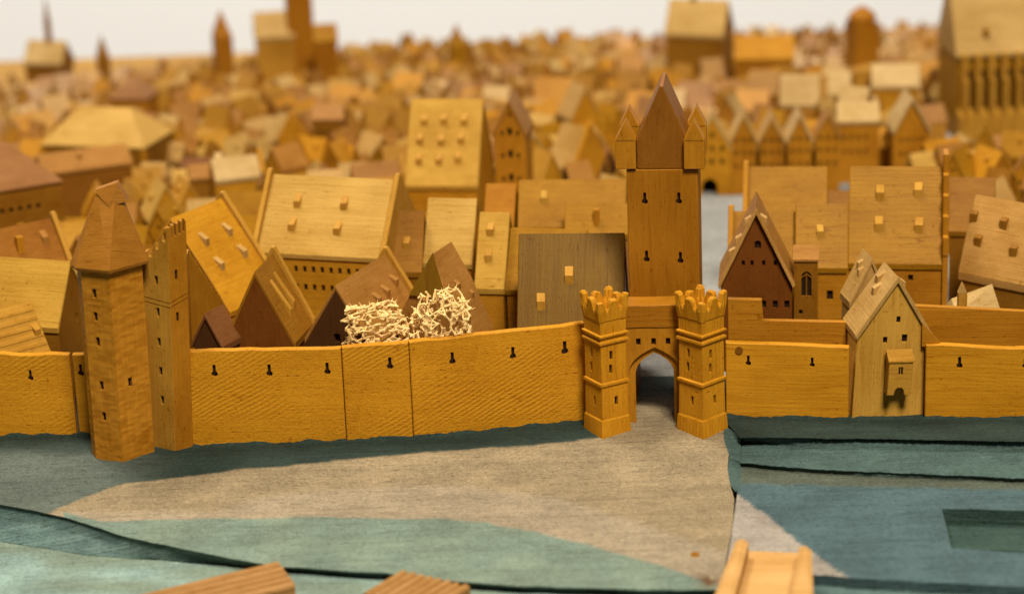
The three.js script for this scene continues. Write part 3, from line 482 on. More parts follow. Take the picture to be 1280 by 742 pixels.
house({ label: 'broad straw-yellow house with parapet gables and two rows of windows', at: [-253, -375, -17.1, 163, 190, 154, 249], wall: 'gold', roof: 'straw', roofGrain: 'figure', parapet: '+-', parapetMat: wood('ochre', 'fine'), dormers: [['F', -0.25, 0.42], ['F', 0.13, 0.42], ['F', -0.25, 0.72], ['F', 0.12, 0.74]], dormerTone: 'ochre', wins: [...rowOf('F', 131, series(-36, 13.5, 9), 5.5, 10), ...rowOf('F', 104, series(-36, 13.5, 9), 5.5, 10)] });
house({ label: 'golden house with four roof stubs and one long parapet, behind the notched tower', at: [-443, -280, 57.6, 190, 115, 111, 236], wall: 'honey', roof: 'gold', parapet: '+', parapetMat: wood('ochre', 'fine'), bulge: 3, dormers: [['F', -0.21, 0.38], ['F', 0.25, 0.38], ['F', -0.21, 0.64], ['F', 0.27, 0.62]], dormerTone: 'sand' });
{ // half-hipped house beside the bushes
  const t = thing('model_house', 'rose-brown half-hipped house with an olive hip above the second dried bush', 'house', [-98, 0, -140], rad(-114)), w = 118, l = 84, e = 84, r = 203, yh = 150, k = (r - e) / (w / 2), hz = (r - yh) / k;
  mesh('wall', woodUV(T(block(l - 8, e + 4, w - 12), 0, e / 2, 0)), wood('dark', 'fine'), t);
  const rp = []; for (const s of [-1, 1]) { rp.push([-l / 2, e, s * w / 2], [l / 2 - 4, e, s * w / 2], [l / 2 - 2, yh, s * hz], [-l / 2, (e + r) / 2 + 8, s * w / 4 * 1.0], [l / 2 - 3, (e + yh) / 2 + 5, s * (hz + w / 2) / 2]); }
  mesh('roof', hull([...rp, [-l / 2, r, 0], [l / 2 - 24, r, 0]]), wood('rose', 'fine', 0.5, 0.5), t);
  mesh('hip', hull([[l / 2 - 1, yh - 1, -hz - 1], [l / 2 - 1, yh - 1, hz + 1], [l / 2 - 24, r + 1.5, 0], [l / 2 + 1.5, yh - 1, -hz - 1], [l / 2 + 1.5, yh - 1, hz + 1], [l / 2 - 22, r + 1.5, 0]]), wood('olive', 'figure', 0.5, 0.5), t);
  for (const [u, tt] of [[0.0, 0.5], [-0.28, 0.66], [0.18, 0.84]]) { const d = tt * w / 2, y = r - k * d, hf = 9, kt = 0.7, b = hf / (k - kt); mesh('dormer', woodUV(extrude([[0, -1.2], [0, hf], [-b, hf + kt * b], [-b - 1, hf + kt * b - 3]], 8, 0.4).rotateY(-Math.PI / 2).rotateY(Math.PI).translate(u * l, y + 5, -d), 'z'), wood('rose', 'fine'), t); }
}
house({ label: 'olive-brown house with a plain broad roof and two stubs, against the gate tower', at: [85, -153, -5.5, 152, 146, 104, 216], wall: 'brown', roof: 'olive', roofGrain: 'figure', roofAxis: 'z', bulge: 3, dormers: [['F', -0.02, 0.56, 1.2], ['F', -0.28, 0.82, 1.2]], dormerTone: 'ochre' });
house({ label: 'golden plain roof just behind the olive-brown house', at: [56, -266, -12, 109, 112, 115, 191], wall: 'honey', roof: 'caramel' });
house({ label: 'narrow straw-yellow roof without stubs between the half-hipped and broad houses', at: [-81, -355, -10.8, 111, 73, 133, 216], wall: 'honey', roof: 'straw', roofGrain: 'figure' });
house({ label: 'narrow yellow house with two roof stubs one above the other', at: [-20, -280, -11, 124, 44, 119, 214], wall: 'honey', roof: 'yellow', dormers: [['F', -0.1, 0.32], ['F', -0.12, 0.66]], dormerTone: 'ochre' });
house({ label: 'narrow brown roof with one stub beside the broad straw-yellow house', at: [-143, -336, -6.8, 101, 43, 127, 205], wall: 'brown', roof: 'brown', dormers: [['F', -0.05, 0.64]], dormerTone: 'ochre' });
house({ label: 'long honey-coloured roof with one stub beside the gate tower top', at: [97, -470, -6, 88, 162, 144, 206], wall: 'honey', roof: 'caramel', dormers: [['F', -0.26, 0.52]], dormerTone: 'yellow' });
house({ label: 'low honey-coloured roof with a square chimney beside the gate tower', at: [131, -405, -8.6, 56, 95, 146, 186], wall: 'honey', roof: 'caramel', chimneys: [[0.0, 0.6, 26, 8]] });
house({ label: 'small amber roof block between the narrow yellow and long honey roofs', at: [-10, -480, -9.8, 77, 47, 143, 201], wall: 'honey', roof: 'amber' });
house({ name: 'tall_house', label: 'tall yellow house with nine stub dormers in three rows', at: [-93, -779, -9.4, 166, 119, 141, 264], wall: 'gold', roof: 'yellow', dormers: [[-0.3, .32], [-.02, .31], [.26, .32], [-.33, .54], [-.04, .55], [.23, .53], [-.33, .77], [-.05, .77], [.2, .75]].map(([u, t2]) => ['F', u, t2]), dormerTone: 'ochre' });
house({ name: 'tall_house', label: 'narrow tall gable front with columns of dark windows next to the nine-dormer house', at: [12, -863, -98.7, 58, 82, 190, 248], wall: 'honey', roof: 'rose', wallAxis: 'y', wins: [['+', 0, 222, 4.5, 8], ...[193, 155, 115].flatMap((y) => [['+', -13, y - 2, 5, 9], ['+', 0, y + 1, 8, 13], ['+', 13, y - 2, 5, 9]])] });
house({ label: 'dark brown gable house with pale verges and a round-topped attic window', at: [345, -213, -96.5, 105, 94, 130, 237], wall: 'redbrown', roof: 'rose', wallAxis: 'y', verge: 4, barge: 'peach', ds: 1.2, dormers: [['F', 0.3, 0.3], ['F', 0.3, 0.55], ['F', 0.32, 0.72], ['B', 0.3, 0.28]], dormerTone: 'sand', wins: [['+', 2, 185, 9, 12, 1], ...rowOf('+', 158, [-18, -6, 10, 26], 4.2, 8), ...rowOf('+', 98, [10, 26, 42], 7, 11)] });
{ // chapel annexe with a traceried window
  const p = atZ(1009, 395, -178), t = thing('model_chapel', 'small block with a pointed traceried window beside the dark brown gable house', 'chapel', [p.x, 0, -190], rad(-8));
  const gl = extrude(archPts(1, 14, 10, 20, -17), 10, 0); let g = cut(block(33, 160, 40, 0, 78, 0), [gl.translate(0, 124, 20), box(5, 7, 10, -7, 84, 20)]); g.deleteAttribute('normal'); g = woodUV(g, 'y'); g.computeVertexNormals(); mesh('wall', g, wood('brown', 'fine'), t);
  mesh('window', T(extrude(archPts(1, 15, 10, 21, -18), 0.8, 0), 0, 124, 15.4), HOLE_SHADE, t); mesh('window', box(6.5, 8.5, 0.8, -7, 84, 15.5), HOLE_SHADE, t);
  mesh('mullion', woodUV(join([box(1.4, 36, 1.4, 1, 125, 18), T(box(10, 1.3, 1.4).rotateZ(0.7), -2, 137, 18), T(box(10, 1.3, 1.4).rotateZ(-0.7), 4, 137, 18)]), 'y'), wood('brown', 'fine'), t);
  mesh('roof', hull([[-18, 158, 22], [18, 158, 22], [-18, 161, 22], [18, 161, 22], [-18, 170, -20], [18, 170, -20], [-18, 158, -20], [18, 158, -20]]), wood('rose', 'fine'), t);
}
house({ label: 'plain golden roof with one stub between the chapel and the stepped-gable house', at: [448, -299, -7.6, 106, 75, 123, 203], wall: 'honey', roof: 'caramel', roofGrain: 'figure', dormers: [['F', -0.04, 0.54]], dormerTone: 'yellow', wins: [['F', 12, 82, 9, 14]] });
house({ label: 'golden roof with a narrow parapet directly behind the dark brown gable house', at: [369, -320, -8.2, 100, 90, 112, 189], wall: 'gold', roof: 'caramel', parapet: '-', parapetMat: wood('gold', 'fine') });
house({ label: 'bright golden roof with pale ridge and parapet at the end of the paved street', at: [425, -509, -8.5, 88, 119, 137, 203], wall: 'gold', roof: 'caramel', parapet: '-', parapetMat: wood('gold', 'fine') });
{
  house({ label: 'big golden house with four stub dormers and a stepped gable', at: [556, -311, -9.3, 155, 132, 129, 251], wall: 'amber', roof: 'caramel', roofGrain: 'figure', parapet: '+', steps: 5, parapetMat: wood('honey', 'fine'), dormers: [['F', -0.17, 0.36, 1.1], ['F', 0.24, 0.33, 1.1], ['F', -0.18, 0.68, 1.1], ['F', 0.25, 0.69, 1.1]], ds: 1.1, dormerTone: 'ochre', wins: [['F', 22, 108, 7, 9]] });
}
house({ label: 'pale sand-coloured roof with four wedge dormers at the edge beside the stepped-gable house', at: [719, -247, -42, 88, 140, 105, 210], wall: 'brown', roof: 'peach', bulge: 6, dormers: [['F', -0.46, 0.40, 1.2], ['F', -0.1, 0.42, 1.2], ['F', -0.34, 0.68, 1.2], ['F', 0.07, 0.72, 1.2]], dormerTone: 'brown' });
house({ label: 'plain brown roof between the stepped gable and the pale sand-coloured roof', at: [688, -420, -12.9, 93, 66, 130, 200], wall: 'brown', roof: 'brown' });
{ // the gabled house built into the wall
  const t = house({ name: 'wall_house', label: 'gabled house built into the low wall with a small oriel on its front', at: [489, -6, -84, 103, 70, 116, 195], lean: -0.055, wall: 'buff', wallGrain: 'figure', roof: 'sand', verge: 1.2, barge: 'sand', dormers: [['F', 0.0, 0.45], ['F', -0.2, 0.3], ['B', 0.1, 0.35, 1.2]], dormerTone: 'sand', wins: [['+', 5, 136, 5.5, 9], ['+', -11, 108, 6, 9], ['+', 15, 110, 7.5, 11]] });
  const f = 39.5, P = (g) => g.rotateY(Math.PI / 2).translate(f, 0, 0);
  let g = T(extrude([[-16, 38], [-7, 38], [-6, 44], [-3, 48], [3, 48], [6, 44], [7, 38], [16, 38], [16, 84], [-16, 84]], 16, 0.7), 7, 0, 7); g = cut(g, [box(6, 11, 7, 7, 72, 15)]); g.deleteAttribute('normal'); g = woodUV(g, 'x'); g.computeVertexNormals();
  const o = mesh('oriel', P(g), wood('ochre', 'fine'), t);
  mesh('oriel_roof', P(hull([[-10.5, 84, 16.5], [24.5, 84, 16.5], [-10.5, 86, 16.5], [24.5, 86, 16.5], [-10.5, 97, 0], [24.5, 97, 0], [-10.5, 84, 0], [24.5, 84, 0]])), wood('ochre', 'figure'), o);
  mesh('oriel_window', P(box(7, 12, 0.7, 7, 72, 11.8)), HOLE_SHADE, o); mesh('glazing_bar', P(box(1, 11, 0.8, 7, 72, 13.6)), wood('ochre', 'fine'), o);
  const sk = hull([[536, 98, 30], [563, 98, 33], [536, 130, 30], [536, 98, 22], [563, 98, 25], [536, 130, 22]]); sk.translate(-t.position.x / U, -t.position.y / U, -t.position.z / U).applyQuaternion(t.quaternion.clone().invert()); mesh('roof_skirt', sk, wood('honey', 'fine'), t);
}
houseFrom('R+', 1084, 322, { label: 'steep little house with a pale roof right behind the gabled wall house', at: [-82, 58, 46, 122, 184], lean: -0.04, wall: 'sand', roof: 'sand', dormers: [['F', 0.2, 0.5], ['F', -0.1, 0.4]], dormerTone: 'sand' });
{ const q = atZ(1166, 378, -60), t = thing('wooden_post', 'short pale wooden peg leaning behind the inner wall board near the stepped gable', 'post', [q.x + 42, 0, -70], 0); mesh('post', woodUV(T(block(12, 138, 10), 0, 68, 0), 'y'), wood('ochre', 'fine'), t); mesh('cap', woodUV(hull([[-6, 137.4, -5], [6, 137.4, -5], [-6, 137.4, 5], [6, 137.4, 5], [0, 152, -5], [0, 152, 5]]), 'x'), wood('sand', 'fine'), t); }
{ const q = onY(1215, 385, 95), t = thing('model_shed', 'low pale wedge roof poking up behind the inner wall board under the sand-coloured roof', 'shed', [q.x, 0, q.z], rad(20)); mesh('wall', woodUV(block(60, 96, 30, 0, 47, 0)), wood('honey', 'fine'), t); mesh('roof', hull([[-34, 95, 18], [34, 95, 18], [-34, 95, -18], [34, 95, -18], [-30, 112, -4], [34, 124, -4]]), wood('cream', 'fine'), t); }
// ----
house({ label: 'pale yellow house with one gable window behind the outermost wall section', at: [-686, -210, -17.5, 107, 159, 112, 193], wall: 'brown', roof: 'yellow', roofGrain: 'figure', wins: [['+', 8, 108, 6, 12]] });
house({ name: 'model_shed', label: 'small shed with a slatted roof at the edge behind the outermost wall section', category: 'shed', at: [-689, -112, 41, 92, 76, 83, 153], wall: 'honey', roof: 'ochre', lines: 6, dormers: [['F', 0.36, 0.62]], dormerTone: 'ochre' });
house({ label: 'brown house with a slanting parapet and a square chimney at the edge', at: [-715, -361, 34.9, 91, 105, 137, 198], wall: 'honey', roof: 'russet', parapet: '+', parapetMat: wood('ochre', 'fine'), dormers: [['F', 0.3, 0.5]], dormerTone: 'rose', chimneys: [[-0.1, 0.5, 26, 10]] });
houseFrom('F+', 79, 228, { label: 'long hall with a mauve hipped roof and a row of small windows at the edge', at: [28, 190, 230, 150, 208], hip: 60, hipEnds: '+', wall: 'brown', roof: 'mauve', wins: rowOf('F', 118, series(-50, 15, 9), 7, 8) });
houseFrom('F+', 166, 203, { label: 'long brown hall with a low rose-coloured roof beside the mauve-roofed hall', at: [22, 74, 160, 105, 132], wall: 'russet', roof: 'rose', dormers: [['F', -0.05, 0.5, 0.8]], dormerTone: 'rose' });
{
  const t = houseFrom('F+', 180, 187, { name: 'market_hall', label: 'large hall with a yellow hipped roof on corner posts above dark openings', category: 'hall', at: [-16, 140, 205, 95, 154], hip: 52, wall: 'brown', roof: 'straw', wins: rowOf('F', 66, series(-84, 24, 7), 14, 30), dormers: [] });
  for (const [a, b] of [[-100, 68], [100, 68], [100, -68], [20, 68]]) mesh('post', woodUV(block(9, 95, 7, a, 46, b), 'y'), wood('gold', 'fine'), t);
}
houseFrom('F+', 184, 126, { name: 'model_house', label: 'square pavilion with a mauve pyramid roof beyond the yellow hipped hall', at: [-10, 78, 80, 90, 130], hip: 40, wall: 'honey', roof: 'mauve' });
houseFrom('R+', 206, 230, { label: 'small straw-roofed house with one stub between the corner tower and broad house', at: [-68, 70, 62, 66, 125], wall: 'gold', roof: 'straw', dormers: [['F', 0, 0.6]], dormerTone: 'yellow' });
houseFrom('R+', 236, 228, { label: 'small olive-roofed house with two stubs beside the small straw-roofed house', at: [-66, 64, 62, 64, 122], wall: 'gold', roof: 'ochre', dormers: [['F', 0, 0.4], ['F', 0.1, 0.7]], dormerTone: 'yellow' });
houseFrom('F-', 236, 224, { label: 'rose-roofed block with a brown front behind the small olive-roofed house', at: [12, 44, 78, 84, 104], wall: 'brown', roof: 'rose', dormers: [['F', 0.2, 0.4, 1.2]], dormerTone: 'cream' });
houseFrom('R-', 226, 196, { label: 'low purple-brown roof in front of the yellow hipped hall', at: [-8, 44, 56, 60, 86], wall: 'brown', roof: 'plum' });
houseFrom('R+', 321, 192, { label: 'long pale ridge house with a golden parapet beyond the rose-roofed block', at: [18, 56, 82, 88, 120], wall: 'gold', roof: 'cream', parapet: '+', parapetMat: wood('gold', 'fine') });
houseFrom('f+', 352, 222, { name: 'tall_house', label: 'golden stepped-gable house beyond the broad straw-yellow roof', at: [-80, 52, 70, 60, 100], wall: 'gold', roof: 'rose', parapet: '+', steps: 4, parapetMat: wood('gold', 'fine') });
houseFrom('R+', 373, 176, { label: 'rose roof with one slanting golden parapet above the broad straw-yellow roof', at: [40, 60, 60, 70, 108], wall: 'gold', roof: 'rose', parapet: '+', parapetMat: wood('gold', 'fine') });
houseFrom('f-', 392, 218, { name: 'tall_house', label: 'tall plain golden-brown block beyond the broad straw-yellow roof', at: [-6, 60, 62, 105, 128], wall: 'brown', roof: 'rose', wallGrain: 'figure', wins: [...rowOf('F', 80, [-14, 0, 14], 6, 9), ...rowOf('F', 55, [-14, 0, 14], 6, 9)] });
houseFrom('R-', 438, 205, { label: 'rose roof cut by a slanting parapet beside the nine-dormer house', at: [14, 50, 84, 66, 108], wall: 'honey', roof: 'rose', parapet: '+', parapetMat: wood('ochre', 'fine') });
houseFrom('R+', 462, 196, { label: 'tiny rose gable house in front of the parapet beside the nine-dormer house', at: [-75, 40, 46, 50, 86], wall: 'dark', roof: 'rose' });
// right of the tall gable front
houseFrom('F+', 712, 150, { label: 'rose-roofed house standing gable-on beside the tall gable front', at: [-70, 66, 66, 90, 150], wall: 'gold', roof: 'sand' });
houseFrom('R+', 668, 165, { label: 'steep golden gable with a pale slope directly beside the tall gable front', at: [-82, 58, 60, 88, 150], wall: 'gold', roof: 'pale' });
houseFrom('R+', 690, 190, { label: 'golden gable with a pale verge two along from the tall gable front', at: [-60, 50, 56, 76, 132], wall: 'gold', roof: 'ochre' });
houseFrom('R-', 706, 204, { label: 'square rose-coloured roof turned cornerwise beside the gate tower top', at: [28, 64, 48, 60, 112], wall: 'dark', roof: 'rose' });
houseFrom('R+', 735, 160, { label: 'house with a pale front slope and long golden verge beside the gate tower roof', at: [-52, 76, 70, 70, 140], wall: 'brown', roof: 'sand', parapet: '+', parapetMat: wood('gold', 'fine') });
houseFrom('R+', 762, 184, { label: 'low grey-mauve roof wedge just beside the corner turret of the gate tower', at: [-50, 56, 60, 50, 100], wall: 'dark', roof: 'mauve' });
houseFrom('R-', 1030, 238, { label: 'small brown roof in the gap between the golden parapet roof and the stepped-gable house', at: [-8, 60, 54, 90, 140], wall: 'honey', roof: 'brown' });
houseFrom('R-', 1150, 222, { label: 'low brown roof hidden behind the big stepped-gable house', at: [-6, 60, 90, 70, 120], wall: 'brown', roof: 'brown' });
// the square at the end of the paved street
{
  const p = onY(889, 243, 0), t = thing('street_arch_house', 'golden house with a dark round archway closing the paved street', 'house', [p.x - 4, 0, p.z], rad(-6), undefined);
  let g = T(extrude([[-26, -2], [40, -2], [40, 84], [7, 140], [-26, 84]], 50, 0.5), 0, 0, -25); g = cut(g, [T(extrude(archPts(2, 27, 14, 30, -20), 90, 0), 0, 0, 0)]);
  const ws = [[-10, 60], [6, 60], [24, 60], [-10, 84], [7, 84], [24, 84], [7, 108]]; g = cut(g, ws.map(([x, y]) => box(7, 9, 10, x, y, 0))); g.deleteAttribute('normal'); g = woodUV(g, 'x'); g.computeVertexNormals(); mesh('wall', g, wood('gold', 'fine'), t);
  for (const [x, y] of ws) mesh('window', box(8.4, 10.4, 0.8, x, y, -4.5), HOLE_SHADE, t); mesh('archway', T(extrude(archPts(2, 29, 15, 32, -1), 0.8, 0), 0, 0, -44), HOLE_SHADE, t);
  mesh('roof', woodUV(extrude([[-30, 80], [-26, 80], [7, 138], [40, 80], [44, 80], [7, 146]], 54, 0.5).translate(0, 0, -26), 'z'), wood('pale', 'fine'), t); taken.push([p.x, p.z - 25, 40]);
}
const win6 = (l, rows) => rows.flatMap((y) => rowOf('F', y, series(-l / 2 + 12, 13, Math.floor((l - 16) / 13)), 5, 8));
const winG = (rows, n, s) => rows.flatMap((y) => rowOf('+', y, series(-(n - 1) * s / 2, s, n), 5, 8));
const front = [
  ['f+', 913, 243, 'narrow gable front with a pale roof second from the street archway', [-92, 49, 66, 98, 146], 'honey', 'pale', winG([50, 74, 98], 3, 13)],
  ['f+', 948, 242, 'narrow gable front with a rose roof third from the street archway', [-94, 48, 66, 96, 140], 'amber', 'sand', winG([50, 74, 96], 3, 13)],
  ['f+', 983, 240, 'narrow gable front with a cream roof fourth from the street archway', [-92, 48, 66, 94, 142], 'honey', 'cream', winG([50, 74, 96], 3, 13)],
  ['f+', 1018, 239, 'narrow gable front with a rose-brown roof fifth from the street archway', [-94, 48, 60, 98, 140], 'honey', 'rose', winG([50, 74, 96], 3, 13)],
];
for (const [c, px, py, label, at, wall, roof, wins] of front) houseFrom(c, px, py, { label, at, wall, roof, wins });
houseFrom('F-', 1047, 152, { label: 'broad eaves front with pale roof and two window rows behind the stepped-gable house', at: [-5, 60, 76, 112, 140], wall: 'honey', roof: 'cream', wins: win6(76, [56, 82]) });
houseFrom('R+', 1141, 121, { label: 'wide gable front with bright pale verges behind the stepped-gable house', at: [-88, 68, 70, 100, 160], wall: 'honey', roof: 'cream', verge: 3, barge: 'cream', wins: winG([56, 82], 4, 12) });
houseFrom('F-', 975, 131, { label: 'house with a broad cream roof over the row of gable fronts', at: [-8, 64, 74, 84, 136], wall: 'honey', roof: 'cream' });
houseFrom('F-', 1034, 118, { label: 'smaller cream roof beside the broad cream roof over the gable fronts', at: [-12, 56, 44, 84, 124], wall: 'brown', roof: 'cream' });
houseFrom('F-', 1090, 108, { label: 'golden long front under a cream roof above the wide gable', at: [-6, 60, 92, 96, 134], wall: 'gold', roof: 'cream' });
houseFrom('R-', 1052, 106, { label: 'cream roof sloping across in front of the golden long front', at: [-30, 70, 56, 84, 140], wall: 'brown', roof: 'cream' });
houseFrom('F-', 918, 74, { name: 'tall_house', label: 'large plain bright orange block in the middle distance', at: [-6, 70, 122, 92, 132], wall: 'amber', roof: 'gold' });
// ---------------------------------------------------------------- churches and steeples
{
  const p = onY(1204, 76, 150), t = thing('great_church', 'great church with a pale steep roof and tall buttresses at the edge', 'church', [p.x + 150, 0, p.z - 80], rad(4)); taken.push([p.x + 60, p.z - 80, 110], [p.x + 170, p.z - 80, 110]); taken.push([p.x + 280, p.z - 80, 120]);
  const w = 170, l = 330, e = 160, r = 300;
  mesh('wall', woodUV(block(l, e + 2, w - 30, 0, e / 2, 0), 'y'), wood('caramel', 'fine'), t);
  mesh('roof', woodUV(extrude([[-w / 2 + 8, e - 4], [w / 2 - 8, e - 4], [w / 2 - 8, e + 2], [3, r], [-3, r], [-w / 2 + 8, e + 2]], l + 8, 0.8).rotateY(Math.PI / 2), 'x'), wood('pale', 'figure', 0.5, 0.5), t);
  for (let i = 0; i < 13; i++) { const x = -l / 2 + 10 + i * 25.5; mesh('buttress', woodUV(join([block(9, 120, 26, x, 59, w / 2 + 4), block(9, 46, 16, x, 142, w / 2 - 4)]), 'y'), wood('ochre', 'fine'), t); if (i < 12) mesh('window', box(8, 80, 1.4, x + 12.7, 92, w / 2 - 14.6), HOLE_SHADE, t); }
  mesh('chapel_row', woodUV(hull([[-l / 2, 0, w / 2 - 14], [l / 2, 0, w / 2 - 14], [-l / 2, 0, w / 2 + 14], [l / 2, 0, w / 2 + 14], [-l / 2, 48, w / 2 + 14], [l / 2, 48, w / 2 + 14], [-l / 2, 58, w / 2 - 14], [l / 2, 58, w / 2 - 14]]), 'x'), wood('ochre', 'fine'), t);
  mesh('roof_dormer', woodUV(block(10, 14, 20, -110, 200, 56), 'x'), wood('brown', 'fine'), t);
}
function church(label, px, py, at, tower, tones) {
  const t = houseFrom('F-', px, py, { name: 'church', label, category: 'church', at, wall: tones[0], roof: tones[1] });
  if (tower) { const [u, s, h, sp] = tower; mesh('steeple', woodUV(block(s, h, s, u * at[2], h / 2, 0), 'y'), wood(tones[2], 'fine'), t); mesh('spire', hull([[-s / 2, h - 0.5, -s / 2], [s / 2, h - 0.5, -s / 2], [-s / 2, h - 0.5, s / 2], [s / 2, h - 0.5, s / 2], [0, h + sp, 0], [0.5, h + sp, 0]].map(([a, b, c]) => [a + u * at[2], b, c])), wood(tones[2], 'fine'), t); }
  return t;
}
church('wide church with a pale roof and dark gable on the skyline beyond the gate tower', 830, 42, [-20, 90, 128, 120, 186], [-0.1, 10, 196, 26], ['brown', 'pale', 'brown']);
church('church with a pale roof beside a massive orange tower on the skyline', 318, 48, [8, 64, 86, 110, 160], [0.66, 56, 240, 120], ['ochre', 'pale', 'amber']);
houseFrom('F-', 392, 52, { name: 'tall_house', label: 'bulky amber block stepping down beside the massive orange church tower', at: [8, 66, 52, 120, 150], wall: 'amber', roof: 'caramel' });
church('cream-roofed chapel with a thin ridge spire on the far skyline', 28, 78, [-18, 62, 92, 70, 114], [0.05, 11, 150, 60], ['brown', 'cream', 'brown']);
function steeple(label, px, py, s, h, sp, tone, dome) {
  const p = onY(px, py, h), t = thing('steeple', label, 'steeple', [p.x, 0, p.z], 0.3); taken.push([p.x, p.z, 4]);
  mesh('shaft', woodUV(block(s, h, s, 0, h / 2, 0), 'y'), wood(tone, 'fine'), t);
  if (dome) mesh('dome', woodUV(T(new THREE.LatheGeometry([[0.01, sp], [s * 0.12, sp * 0.9], [s * 0.3, sp * 0.75], [s * 0.52, sp * 0.45], [s * 0.56, sp * 0.2], [s * 0.5, 0]].reverse().map(([a, b]) => new THREE.Vector2(a, b)), 16), 0, h, 0), 'y'), wood(tone, 'fine'), t);
  else mesh('spire', hull([[-s / 2, h - 0.4, -s / 2], [s / 2, h - 0.4, -s / 2], [-s / 2, h - 0.4, s / 2], [s / 2, h - 0.4, s / 2], [-0.4, h + sp, 0], [0.4, h + sp, 0]]), wood(tone, 'fine'), t);
}
steeple('pointed amber steeple alone on the skyline beyond the market hall', 277, 44, 38, 118, 56, 'amber');
steeple('tiny pointed spire on the middle of the skyline', 571, 56, 34, 84, 46, 'caramel');
steeple('round-capped amber steeple on the skyline near the great church', 1078, 27, 52, 150, 34, 'amber', true);
steeple('blunt orange tower stub on the skyline just before the great church', 1213, 24, 40, 150, 10, 'honey', true);
steeple('low dark spire on the skyline beside the cream-roofed chapel', 128, 70, 26, 80, 46, 'brown');
